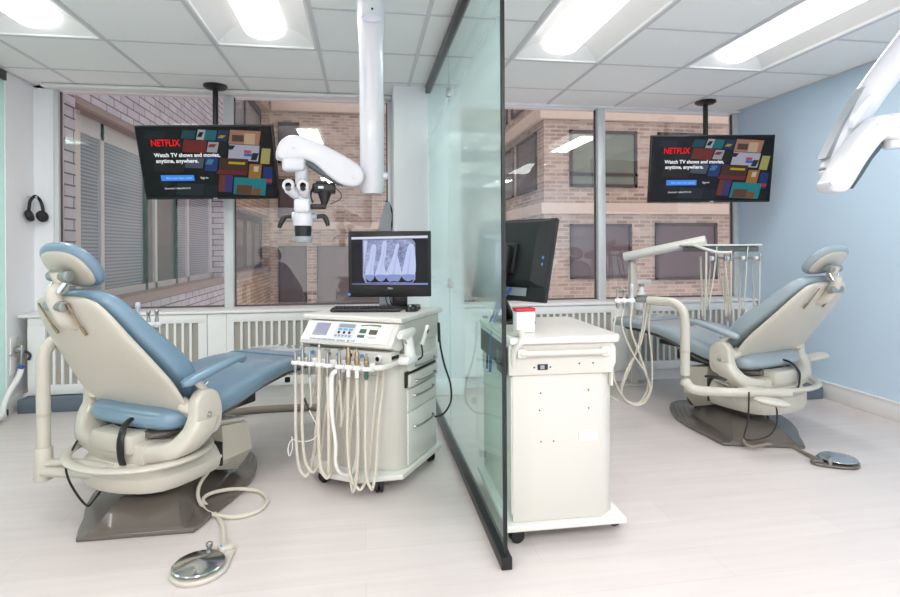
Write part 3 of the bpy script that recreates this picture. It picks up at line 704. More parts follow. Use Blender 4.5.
chairL = dental_chair('blue upholstered dental chair on a taupe base, left of the partition', (-.953, 2.60, 0), R(-31.5), 'blue_vinyl', 57, R(0), (.19, -.19), 0.,
                      (-.34, -.22), (-.40, .20, .745), (-.02, -.17, .20))
chairR = dental_chair('grey upholstered dental chair on a taupe base, right of the partition', (2.42, 3.06, 0), R(16), 'grey_vinyl', 50, R(-16), (-.275, -.20), .02,
                      (-.615, .03), (-.71, .28, .805), (-.12, -.26, .30), True, .045)

# ------------------------------------------------------------------ instrument carts
def cart(label, loc, rz, zt, front_detail):
    """local: front (console) towards -y, drawers on +x, top at zt"""
    t = thing('instrument_cart', label, 'cart', loc, rz, 'white endodontic instrument carts')
    yf = -.25 if front_detail else -.22; fr = [(-.10, -.325), (.10, -.325)] if front_detail else [(-.29, -.235), (.29, -.235)]
    m = MB(); m.prism([(-.29, -.21)]+fr+[(.29, -.21), (.295, .24), (-.295, .24)], .062, .088, .006); bp = m.build('base_plate', 'cart_white', t)
    for x, y, a in ((.17, -.235, 20), (-.17, -.235, -30), (.24, .19, 60), (-.24, .19, 10)):
        m = MB(); q = R(a); d = Vector((math.cos(q), math.sin(q), 0))*.012
        for k in (-1, 1): m.cyl(Vector((x, y, .029))+d*k*.35, Vector((x, y, .029))+d*k*1.5, .029, bev=.005, n=24)
        m.cyl((x, y, .03), (x, y, .064), .014); m.box((x, y, .050), (.045, .045, .022), .008, (0, 0, q)); m.build('caster', 'black', t)
    m = MB(); m.prism([(-.272, -.14), (-.225, -.198), (-.05, -.235), (.05, -.235), (.225, -.198), (.272, -.14), (.272, .21), (-.272, .21)], .088, zt-.145, .005); b = m.build('body', 'cart_cream', t)
    m = MB(); m.bb((-.21, -.2385, zt-.275), (.2, -.2325, zt-.272)); m.build('panel_seam', 'cream_dark', b)
    m = MB(); m.prism([(-.282, -.185), (.282, -.185), (.282, .225), (-.282, .225)], zt-.145, zt-.026, .005); m.build('upper_box', 'cart_cream', t)
    m = MB(); m.prism([(-.30, -.235), (.30, -.235), (.30, .245), (-.30, .245)] if front_detail else [(-.30, -.20), (-.26, -.225), (.27, -.225), (.30, -.20), (.30, .225), (-.30, .225)], zt-.026, zt, .009, None, 3); m.build('worktop', 'cart_top', t)
    # drawers on the right side
    dz = ((.078, .255), (.265, .375), (.385, .445), (.455, .50))
    for i, (z0, z1) in enumerate(((.10, .345), (.352, .455), (.470, .527), (.545, .60))):
        m = MB(); pull = .0 if i < 2 else .012
        m.bb((.268, -.135, z0), (.281+pull, .19, z1), .004); d = m.build('drawer', 'cart_white', t)
        m = MB(); zc = z1-.035 if i else z1-.075; x = .281+pull
        m.tube([(x, -.085, zc), (x+.016, -.075, zc), (x+.026, -.03, zc), (x+.028, .03, zc), (x+.026, .085, zc), (x+.016, .13, zc), (x, .14, zc)], .0058, n=8); m.build('drawer_handle', 'steel', d)
    m = MB(); m.bb((.266, -.15, .468), (.276, .195, .544)); m.bb((.27, -.146, .475), (.279, -.12, .54), .003); m.build('latch', 'black', t)
    # instrument console on the front
    yb, yt = -.305, -.205
    pr = [(-.17, zt-.145), (-.235, zt-.155), (yb, zt-.128), (yb, zt-.118), (-.225, zt-.03), (-.17, zt-.03)]
    if not front_detail: pr = [(-.16, zt-.145), (-.192, zt-.14), (-.205, zt-.11), (-.205, zt-.05), (-.19, zt-.028), (-.16, zt-.028)]
    m = MB(); m.prism(pr, -.27, .285, .008, Matrix(((0, 0, 1, 0), (1, 0, 0, 0), (0, 1, 0, 0), (0, 0, 0, 1)))); c = m.build('console', 'cart_white', t, 30)
    m = MB(); m.prism([(-.19, zt-.15), (-.285 if front_detail else -.20, zt-.152), (-.27 if front_detail else -.20, zt-.205), (-.19, zt-.205)], -.255, .265, .006, Matrix(((0, 0, 1, 0), (1, 0, 0, 0), (0, 1, 0, 0), (0, 0, 0, 1)))); lb = m.build('connector_block', 'cart_white', t, 30)
    if front_detail:
        # panel frame: u right, v up the slope
        p0 = Vector((0, -.308, zt-.117)); vd = Vector((0, .080, .088)).normalized(); nd = Vector((0, -vd.z, vd.y)); ud = Vector((1, 0, 0))
        fm = Matrix((ud, vd, nd)).transposed().to_4x4(); fm.translation = p0+nd*.0012
        pn = bpy.data.objects.new('control_panel', None)
        m = MB(); m.bb((-.262, .006, -.001), (.255, .114, .0)); pn = m.build('control_panel', 'trim_white', t); pn.matrix_local = fm
        def pb(name, mt, a, b, h=.002, z=0): m = MB(); m.bb((a[0], a[1], z), (b[0], b[1], z+h)); return m.build(name, mt, pn)
        pb('panel_outline', 'panel_grey', (-.25, .018), (.245, .0192), .0005); pb('panel_outline', 'panel_grey', (-.25, .108), (.245, .1092), .0005)
        pb('display', 'scope_grey', (-.205, .034), (-.115, .104), .003); pb('display_glass', 'lcd_lilac', (-.194, .043), (-.118, .101), .0036)
        pb('keypad', 'panel_grey', (-.075, .026), (.045, .106), .003); pb('keypad_display', 'lcd_teal', (-.058, .082), (.038, .102), .004)
        for i in range(3): pb('blue_button', 'blue_btn', (-.056+.032*i, .066), (-.031+.032*i, .077), .0045)
        for i in range(5): pb('blue_button', 'blue_btn', (-.062+.021*i, .031), (-.049+.021*i, .041), .0045)
        for i in range(3):
            m = MB(); m.cyl((-.044+.032*i, .054, 0), (-.044+.032*i, .054, .006), .007, n=14); m.build('black_button', 'black', pn)
        m = MB(); m.poly([(.068+.012*i, .100+.012*math.sin(.3+i*.20)*.6, .0006) for i in range(11)]+[(.068+.012*i, .094+.012*math.sin(.3+i*.24)*.6, .0006) for i in reversed(range(11))]); m.build('swoosh', 'green_deep', pn)
        m = MB(); m.poly([(.068+.012*i, .0925+.012*math.sin(.3+i*.24)*.6, .0007) for i in range(11)]+[(.068+.012*i, .0905+.012*math.sin(.3+i*.26)*.6, .0007) for i in reversed(range(11))]); m.build('swoosh', 'lime', pn)
        pb('indicator', 'green_deep', (.075, .058), (.112, .080), .003); pb('indicator', 'olive', (.132, .054), (.178, .078), .003); pb('indicator', 'green_deep', (.072, .034), (.112, .048), .003); pb('indicator', 'panel_grey', (.128, .032), (.182, .044), .003)
        text('panel_caption', 'ENDODONTIC SYSTEM', .008, 'text_blue', pn, (.10, .085, .001))
        text('panel_title', 'Advanced Endodontic System  by ASI', .0185, 'text_blue', pn, (-.21, .008, .0012), bold=.0003)
        for x, cm in ((-.20, 'blue_btn'), (-.10, 'steel'), (-.04, 'blue_btn'), (.03, 'black'), (.10, 'blue_btn')):
            m = MB(); m.cyl((x, -.278, zt-.175), (x, -.292, zt-.176), .009, n=14); m.build('port', cm, lb)
        m = MB(); m.cyl((.20, -.278, zt-.178), (.20, -.30, zt-.18), .016, bev=.003); m.build('knob', 'trim_white', lb)
        m = MB(); m.cyl((.20, -.299, zt-.18), (.20, -.303, zt-.18), .012, .010); m.build('knob', 'black', lb)
    for i in range(3 if front_detail else 0):
        m = MB(); m.cyl((.262, -.265+.022*i, zt-.178), (.272, -.265+.022*i, zt-.178), .008, n=12); m.build('socket', 'black', lb)
    # towel bar, data socket and cover on the left side
    m = MB(); m.tube([(-.30, -.155, zt-.058), (-.30, .185, zt-.058)], .012, smooth=False, n=14); tb = m.build('towel_bar', 'cart_cream', t)
    for y in (-.15, .18):
        m = MB(); m.box((-.292, y, zt-.058), (.028, .034, .034), .006); m.build('bar_bracket', 'cart_white', tb)
    m = MB(); m.bb((-.2835, .075, zt-.125), (-.281, .115, zt-.103)); m.build('data_socket', 'black', t)
    m = MB(); m.bb((-.2835, .088, zt-.121), (-.2845, .104, zt-.107)); m.build('data_port', 'scope_grey', t)
    for (y, z) in ((.065, zt-.115), (.128, zt-.115), (-.05, zt-.105), (-.105, zt-.105)):
        m = MB(); m.cyl((-.2815, y, z), (-.2838, y, z), .0032, n=8); m.build('screw', 'black', t)
    for (y, z) in ((.1, zt-.215), (.105, zt-.28), (-.09, zt-.21), (-.09, zt-.28), (.1, zt-.40), (.05, zt-.40)):
        m = MB(); m.cyl((-.2715, y, z), (-.2738, y, z), .003, n=8); m.build('screw', 'black', t)
    m = MB(); m.bb((-.2745, -.125, zt-.405), (-.271, -.05, zt-.37), .001); m.build('cable_cover', 'cart_white', t)
    m = MB(); m.bb((-.27, .2105, .12), (.25, .216, zt-.15)); m.build('rear_panel', 'cart_cream', t)
    m = MB(); m.bb((-.262, .2255, zt-.135), (.25, .228, zt-.04)); m.build('rear_port_panel', 'black_rough', t)
    return t
TL, TR = .81, .79
cartL = cart('white instrument cart carrying the x-ray monitor, left of the glass partition', (.03, 2.865, 0), R(-31), TL, True)
cartR = cart('white instrument cart right of the glass partition, seen from its towel bar side', (.765, 2.285, 0), R(89), TR, False)
ML = Matrix.Translation((.03, 2.865, 0)) @ Matrix.Rotation(R(-31), 4, 'Z')
cartL.scale = (.9, 1, 1); cartL.location = ML @ Vector((.03, 0, 0))
def cl(x, y, z): return ML @ Vector((.03+.9*x, y, z))

# holder rail with clips on the left cart
ht = bpy.data.objects.new('holder_rail', None); COL.objects.link(ht); ht.parent = cartL
m = MB(); m.tube([(-.25, -.352, .605), (.16, -.352, .603), (.235, -.345, .602), (.265, -.30, .603), (.285, -.20, .612)], .013, n=12); hr_ = m.build('rail_tube', 'cart_white', ht)
for x in (.285,):
    m = MB(); m.box((x, -.19, .615), (.035, .05, .05), .008); m.build('rail_bracket', 'cart_white', ht)
HX = [-.225, -.18, -.138, -.078, -.03, .04, .093, .142, .195]
for x in HX:
    m = MB(); m.tube([(x+.018, -.35, .600), (x+.016, -.385, .603), (x-.001, -.396, .604), (x-.017, -.385, .603), (x-.018, -.35, .600)], .010, n=8, k=4); m.cyl((x+.004, -.352, .586), (x+.004, -.352, .622), .020, n=12, bev=.003); m.build('holder_clip', 'trim_white', ht)
# one handpiece per clip, with its hose
kinds = [('steel', 'slim steel'), ('steel', 'steel'), ('steel', 'knobbed steel'), ('hose_cream', 'cream'), ('steel', 'flat-tipped steel'), ('steel', 'angled steel'), ('brass', 'stubby brass-coloured'), ('brass', 'pointed brass-coloured'), ('brass', 'dark-tipped')]
names = ['slim steel handpiece at the left end of the white cart holder rail', 'second steel handpiece from the left on the white cart holder rail', 'short steel handpiece, third from the left on the cart holder rail',
         'cream-bodied handpiece, fourth from the left on the cart holder rail', 'flat-tipped steel handpiece left of the white hose, on the cart holder rail', 'angled steel syringe in the middle of the cart holder rail',
         'ribbed brass-coloured handpiece, third from the right on the cart holder rail', 'pointed brass-coloured handpiece, second from the right on the cart holder rail', 'stubby dark-tipped handpiece, rightmost on the cart holder rail']
drop = [.075, .10, .40, .085, .11, .33, .06, .045, .07]; ret = [-.16, -.11, -.18, -.04, -.055, .01, .17, .06, .21]; tops = [.655, .685, .66, .69, .675, .68, .70, .69, .67]
for i, x in enumerate(HX):
    t = thing('handpiece', names[i], 'dental handpiece', cl(x, -.388, .60), R(-31), 'handpieces on the white cart holder rail')
    h = tops[i]-.60
    m = MB(); pf = [(.0055, -.055), (.0085, -.03), (.0095, .0), (.0095, h*.45), (.0070, h*.6), (.0060, h*.85), (.003, h)] if i < 6 else [(.006, -.05), (.0085, -.02), (.0085, .015), (.0125, .025), (.0125, h*.5), (.0095, h*.56), (.0105, h*.75), (.005, h*.85), (.004, h)]
    m.lathe(pf, n=14)
    if i == 5: m.tube([(0, 0, h*.8), (.005, -.0, h), (.03, -.01, h+.006)], .0055, n=8)
    if i == 4: m.box((0, 0, h), (.028, .012, .008), .002)
    m.build('handpiece_body', kinds[i][0], t)
    if i in (3,): m = MB(); m.lathe([(.005, h*.8), (.0065, h*.82), (.006, h*1.02), (.002, h*1.08)], n=12); m.build('handpiece_tip', 'steel', t)
    if i >= 6: m = MB(); m.lathe([(.0086, -.04), (.0095, -.03), (.0095, .012), (.0086, .016)], n=14); m.build('grip', 'trim_white' if i != 8 else 'green_deep', t)
    zb = drop[i]-.60; rx = ret[i]-x
    m = MB(); w1 = random.uniform(-.012, .012)
    if drop[i] < .2:
        m.tube([(0, 0, -.045), (w1*.6, .004, -.16), (w1, .006, zb*.6), (rx*.15+w1, .01, zb*.88), (rx*.38, .02, zb+.008), (rx*.62, .035, zb+.006), (rx*.88, .055, zb*.84), (rx, .075, zb*.5), (rx*.97, .115, -.12), (rx, .13, -.015)], .0072 if i != 3 else .0085, n=9, k=10)
    else:
        m.tube([(0, 0, -.045), (.004, .004, -.12), (rx*.2+.01, .01, zb+.02), (rx*.5, .03, zb), (rx*.8, .07, zb+.04), (rx, .125, -.02)], .0048, n=8, k=10)
    m.build('hose', 'hose_cream', t)
# thin wire with a clip, and the white suction elbow
t = thing('lip_clip_lead', 'thin white lead with a black clip looping below the cart holder rail', 'cable', cl(-.20, -.37, .58))
P0 = cl(-.20, -.37, .58)
m = MB(); m.tube([q-P0 for q in (cl(-.20, -.35, .59), cl(-.19, -.37, .48), cl(-.175, -.375, .425), cl(-.14, -.375, .37), cl(-.10, -.37, .30), cl(-.13, -.37, .255), cl(-.20, -.37, .235), cl(-.265, -.37, .235), cl(-.29, -.37, .19), cl(-.28, -.37, .16), cl(-.262, -.37, .20), cl(-.27, -.365, .25))], .0026, n=6); m.build('wire', 'trim_white', t)
m = MB(); m.tube([q-P0 for q in (cl(-.183, -.375, .44), cl(-.15, -.375, .385))], [.006, .003], n=8, smooth=False); m.build('clip', 'black', t)
t = thing('suction_hose', 'white bent suction hose hanging down the front of the instrument cart', 'hose', cl(-.03, -.37, .60)); P0 = cl(-.03, -.37, .60)
m = MB(); m.tube([q-P0 for q in (cl(.05, -.36, .585), cl(.02, -.385, .58), cl(-.005, -.385, .555), cl(-.012, -.38, .48), cl(-.015, -.37, .36), cl(.0, -.365, .25), cl(-.005, -.36, .16), cl(.01, -.34, .105), cl(.05, -.30, .10), cl(.055, -.262, .2), cl(.05, -.255, .5), cl(.05, -.262, .61))], [.0115, .0115, .0115, .011, .0085, .0085, .0085, .0085, .0085, .0085, .0085], n=10); m.build('hose_tube', 'trim_white', t)

# curing gun and probe hanging at the cart corner
t = thing('curing_gun', 'white pistol-shaped curing gun standing at the corner of the instrument cart', 'curing gun', cl(.318, -.205, .605), R(-31))
m = MB(); m.prism([(-.05, 0), (.05, 0), (.055, .012), (.04, .03), (-.04, .03), (-.055, .012)], -.028, .028, .008, Matrix(((0, 0, 1, 0), (1, 0, 0, 0), (0, 1, 0, 0), (0, 0, 0, 1)))); m.build('gun_base', 'trim_white', t)
m = MB(); m.tube([(0, .02, .02), (0, .014, .07), (0, -.004, .12)], [.03, .024, .025], n=14); m.tube([(0, .055, .140), (0, .0, .130), (0, -.05, .133), (0, -.085, .131)], [.014, .026, .022, .013], n=14); m.build('gun_body', 'trim_white', t, 60)
m = MB(); m.tube([(0, -.035, .115), (0, -.025, .095), (0, -.008, .088)], .005, n=8); m.build('trigger', 'scope_grey', t)
m = MB(); m.cyl((0, -.03, .146), (0, -.062, .146), .005, n=10); m.build('tip_clamp', 'black', t)
m = MB(); m.box((.02, .14, .08), (.016, .11, .022), .007, (R(48), 0, 0)); m.box((.02, .165, .115), (.017, .03, .012), .003, (R(48), 0, 0)); t2 = thing('probe_handle', 'flat white probe leaning behind the curing gun on the cart side', 'probe', cl(.315, -.195, .625), R(-31)); m.build('handle_body', 'trim_white', t2)
m = MB(); m.box((.0295, .155, .10), (.002, .02, .012), 0, (R(48), 0, 0)); m.build('button', 'black', t2)
m = MB(); m.tube([(.02, .10, .045), (.02, .11, -.01), (.0, .10, -.03)], .004, n=8); m.build('probe_cord', 'black', t2)
t = thing('sensor_cable', 'black cable with a thick end looping beside the cart drawers', 'cable', cl(.34, .16, .70)); P0 = cl(.34, .16, .70)
m = MB(); m.tube([q-P0 for q in (cl(.315, .16, .72), cl(.325, .16, .62), cl(.345, .17, .52), cl(.372, .19, .42), cl(.375, .19, .33), cl(.35, .15, .275), cl(.318, .10, .268))], .0052, n=8); m.build('cord', 'black', t)
m = MB(); m.tube([q-P0 for q in (cl(.314, .16, .74), cl(.318, .16, .64))], [.008, .008], n=10, smooth=False); m.build('connector', 'black_rough', t)

# x-ray monitor, keyboard, mouse
mp = fl(392, 305, TL); mp.z = TL
t = thing('computer_monitor', 'black all-in-one monitor showing a dental x-ray on the left cart', 'monitor', (.135, 2.93, TL), R(-6))
W, H = .435, .348; zc = .062+H/2
m = MB(); m.box((0, 0, zc), (W, .03, H), .005); m.box((0, .025, zc-.01), (W*.8, .03, H*.75), .012); cs = m.build('casing', 'black', t)
m = MB(); m.bb((-W/2+.017, -.0158, zc-H/2+.070), (W/2-.017, -.0150, zc+H/2-.03)); sc_ = m.build('screen', screen_mat('monitor_dark', (14, 18, 24), .8), t)
SU = lambda x: (x-325)/592*W                                        # from a 655-wide picture of the monitor
SV = lambda y: zc-(y-262)/470*H
M['xray_bar'] = screen_mat('xray_bar', (205, 208, 228), 1.); M['xray_tooth'] = screen_mat('xray_tooth', (182, 192, 228), 1.); M['xray_canal'] = screen_mat('xray_canal', (164, 175, 215), 1.); M['xray_crown'] = screen_mat('xray_crown', (126, 140, 194), 1.); M['xray_root'] = screen_mat('xray_root', (184, 192, 226), 1.); M['xray_dark'] = screen_mat('xray_dark', (8, 10, 18), .5)
def xray_mat():
    m, nt, out = nmat('xray_bone'); N = nt.nodes.new; L = nt.links.new
    p = N('ShaderNodeBsdfPrincipled'); p.inputs['Base Color'].default_value = (.004, .004, .005, 1); p.inputs['Roughness'].default_value = .25; L(p.outputs[0], out.inputs[0])
    tc = N('ShaderNodeTexCoord'); no = N('ShaderNodeTexNoise'); no.inputs['Scale'].default_value = 70; no.inputs['Detail'].default_value = 4; L(tc.outputs['Object'], no.inputs['Vector'])
    n2 = N('ShaderNodeTexNoise'); n2.inputs['Scale'].default_value = 14; L(tc.outputs['Object'], n2.inputs['Vector'])
    ad = N('ShaderNodeMath'); ad.operation = 'ADD'; L(no.outputs['Fac'], ad.inputs[0]); L(n2.outputs['Fac'], ad.inputs[1])
    cr = N('ShaderNodeValToRGB'); cr.color_ramp.elements[0].position = .35; cr.color_ramp.elements[0].color = srgb(70, 80, 126); cr.color_ramp.elements[1].position = .68; cr.color_ramp.elements[1].color = srgb(168, 176, 214)
    hf = N('ShaderNodeMath'); hf.operation = 'MULTIPLY'; hf.inputs[1].default_value = .5; L(ad.outputs[0], hf.inputs[0]); L(hf.outputs[0], cr.inputs[0])
    L(cr.outputs[0], p.inputs['Emission Color']); p.inputs['Emission Strength'].default_value = 1.; return m
M['xray_bone'] = xray_mat()
def sp(name, mt, pts, d):
    m = MB(); m.poly([(SU(a), -.0160-d, SV(b)) for a, b in reversed(pts)]); return m.build(name, mt, sc_)
sp('xray_image', 'xray_bone', [(132, 88), (484, 86), (508, 112), (506, 372), (488, 396), (150, 396), (132, 350)], .0001)
sp('xray_image', 'xray_dark', [(138, 300), (160, 392), (486, 392), (504, 330), (480, 372), (440, 380), (410, 345), (380, 384), (320, 384), (298, 350), (280, 380), (240, 380), (216, 345), (200, 376), (165, 370)], .0002)
teeth = [([(196, 130), (226, 130), (218, 230), (206, 300), (206, 345), (150, 345), (158, 290), (180, 220)], [(150, 340), (208, 340), (210, 362), (186, 384), (160, 370)]),
         ([(276, 105), (302, 112), (296, 190), (284, 260), (294, 345), (222, 345), (236, 280), (258, 210)], [(222, 340), (294, 340), (292, 366), (262, 386), (234, 374)]),
         ([(372, 120), (392, 125), (380, 200), (392, 250), (402, 345), (302, 345), (308, 300), (330, 250), (352, 190)], [(302, 340), (402, 340), (398, 368), (380, 388), (352, 378), (326, 388), (306, 372)]),
         ([(458, 130), (500, 140), (503, 345), (410, 345), (416, 300), (432, 230)], [(410, 340), (503, 340), (498, 366), (462, 384), (430, 376)])]
for a, b in teeth:
    def rnd(p): return [(q.x, q.y) for q in catmull([(x, y, 0) for x, y in p], 5, True)]
    sp('xray_tooth', 'xray_tooth', rnd(a), .0003); sp('xray_crown', 'xray_crown', rnd(b), .0004)
for p_ in ([(208, 150), (213, 150), (196, 290), (186, 330), (178, 330), (190, 280)], [(288, 130), (293, 130), (270, 280), (262, 330), (254, 330), (264, 270)], [(380, 150), (385, 150), (362, 290), (356, 335), (340, 335), (354, 280)], [(470, 160), (476, 160), (462, 290), (460, 335), (446, 335), (454, 280)]): sp('xray_root', 'xray_canal', p_, .0005)
sp('xray_root', 'xray_root', [(140, 100), (166, 100), (150, 200), (140, 300)], .0003)
sp('title_bar', 'xray_bar', [(52, 70), (597, 60), (597, 78), (52, 86)], .0002); sp('task_bar', 'xray_crown', [(52, 400), (597, 400), (597, 412), (52, 404)], .0002)
text('maker_badge', 'DELL', .012, 'silver_text', cs, (-.012, -.0155, SV(440)), (PI/2, 0, 0), bold=.0003)
m = MB(); m.cyl((SU(34), -.0148, SV(476)), (SU(34), -.0162, SV(476)), .008, n=16); m.build('sticker', 'blue_btn', cs)
m = MB(); m.bb((.01, .0, .0), (.09, .045, .10), .006); m.prism([(-.06, -.06), (.16, -.06), (.16, .10), (-.06, .10)], 0, .012, .004); m.build('stand', 'black', t)
for k in range(3):
    m = MB(); x0 = -.02+.022*k; m.tube([(x0, .03, .10), (x0-.006, .035, .05), (x0+.01, .04, .012), (x0+.05, .10, .008)], .003, n=6); m.build('cable', 'black', t)
kp = (fl(330, 304.5, TL)+fl(402, 306, TL))/2
t = thing('keyboard', 'black computer keyboard in front of the x-ray monitor', 'keyboard', (.012, 2.83, TL), R(-9))
m = MB(); m.prism([(-.175, -.060), (.175, -.060), (.175, .060), (-.175, .060)], .003, .018, .004); kb = m.build('keyboard_body', 'black', t)
m = MB()
for r in range(5):
    for k in range(17): m.box((-.161+.0201*k, -.044+.022*r, .0195), (.016, .0175, .005), .0015)
m.build('keys', 'black_rough', kb)['kind'] = 'stuff'
t = thing('computer_mouse', 'black computer mouse beside the keyboard on the left cart', 'mouse', (.238, 2.79, TL), R(-20))
m = MB(); m.sphere((0, 0, .0), 1, (.032, .055, .034), 24)
bmesh.ops.bisect_plane(m.bm, geom=list(m.bm.verts)+list(m.bm.edges)+list(m.bm.faces), plane_co=(0, 0, 0), plane_no=(0, 0, 1), clear_inner=True); m.build('mouse_body', 'black', t, 60)
m = MB(); m.cyl((-.005, -.03, .027), (.005, -.03, .027), .008, n=14); m.build('scroll_wheel', 'scope_grey', t)
m = MB(); m.tube([(0, .05, .01), (.01, .10, .006), (-.03, .16, .006), (-.06, .20, .006)], .0022, n=6); m.build('mouse_cord', 'black', t)

# things on the right cart
t = thing('computer_monitor', 'black monitor turned away, its back and blue cable facing the camera', 'monitor', (.668, 2.42, TR))
mr = Matrix.Translation((0, 0, .285)) @ Matrix.Rotation(R(123), 4, 'Z') @ Matrix.Rotation(R(14), 4, 'X')
W, H = .44, .37
m = MB(); m.box((0, 0, 0), (W, .022, H), .006)
m.loft([[(-W/2+.004, .009, -H/2+.06), (W/2-.004, .009, -H/2+.06), (W/2-.004, .009, H/2-.004), (-W/2+.004, .009, H/2-.004)], [(-W/2+.05, .03, -H/2+.075), (W/2-.05, .03, -H/2+.075), (W/2-.05, .03, H/2-.02), (-W/2+.05, .03, H/2-.02)], [(-W/2+.07, .042, -H/2+.085), (W/2-.07, .042, -H/2+.085), (W/2-.07, .042, H/2-.05), (-W/2+.07, .042, H/2-.05)]])
c = m.build('casing', 'black_rough', t, 30); c.matrix_local = mr
m = MB(); m.bb((-W/2+.015, -.0125, -H/2+.04), (W/2-.015, -.0105, H/2-.015)); q = m.build('screen', screen_mat('monitor_off', (30, 40, 60), .5), t); q.matrix_local = mr
m = MB(); m.bb((-.06, .04, -.07), (.06, .062, .06), .006); m.bb((-.045, .06, -.10), (.045, .10, .05), .01); q = m.build('mount_bracket', 'black', c)
m = MB(); m.bb((-.12, .018, -H/2+.02), (.12, .0225, -H/2+.055)); m.build('port_strip', 'scope_grey', c)
for i in range(2):
    m = MB(); m.bb((-W/2+.03, .022, .0-.03*i), (-W/2+.04, .0245, .012-.03*i)); m.build('power_light', 'blue_btn', c)
m = MB(); m.tube([mr @ Vector((0, .09, -.03)), mr @ Vector((0, .12, -.10)), Vector((-.03, .02, .06)), Vector((.0, .05, .01))], .022, n=12); m.prism([(-.07, -.07), (.08, -.07), (.08, .10), (-.07, .10)], 0, .014, .004); m.build('stand', 'black', t)
m = MB(); m.tube([mr @ Vector((-.04, .03, -H/2+.05)), mr @ Vector((-.03, .06, -H/2-.01)), (-.10, -.06, .03), (-.125, -.10, -.03), (-.13, -.08, -.20)], .006, n=8); m.build('network_cable', 'blue_cable', t)
m = MB(); m.tube([mr @ Vector((.02, .03, -H/2+.05)), (-.09, .0, .05), (-.12, -.02, -.02), (-.13, -.02, -.2)], .0045, n=8); m.build('power_cable', 'black', t)
p = fl(526, 333, TR)
t = thing('tissue_box', 'small white box with a red lid on the right cart', 'box', (p.x, p.y+.03, TR), R(4))
m = MB(); m.box((0, 0, .042), (.078, .05, .084), .006); m.build('box_body', 'trim_white', t)
m = MB(); m.box((0, 0, .090), (.082, .054, .013), .004); m.build('lid', 'red', t)
t = thing('instrument_holder', 'cream hook-shaped instrument holder at the left corner of the right cart', 'holder', (.56, 2.05, TR-.09))
m = MB(); m.tube([(-.02, .26, .10), (-.006, .05, .085), (.018, -.035, .105), (.022, -.055, .095), (.012, -.06, .07), (-.004, -.05, .045), (-.008, -.04, .0), (-.006, -.03, -.03)], .0125, n=12); m.build('hook_tube', 'cart_cream', t)
m = MB(); m.bb((-.04, -.01, -.06), (.0, .10, .03), .008); m.build('control_box', 'black', t)

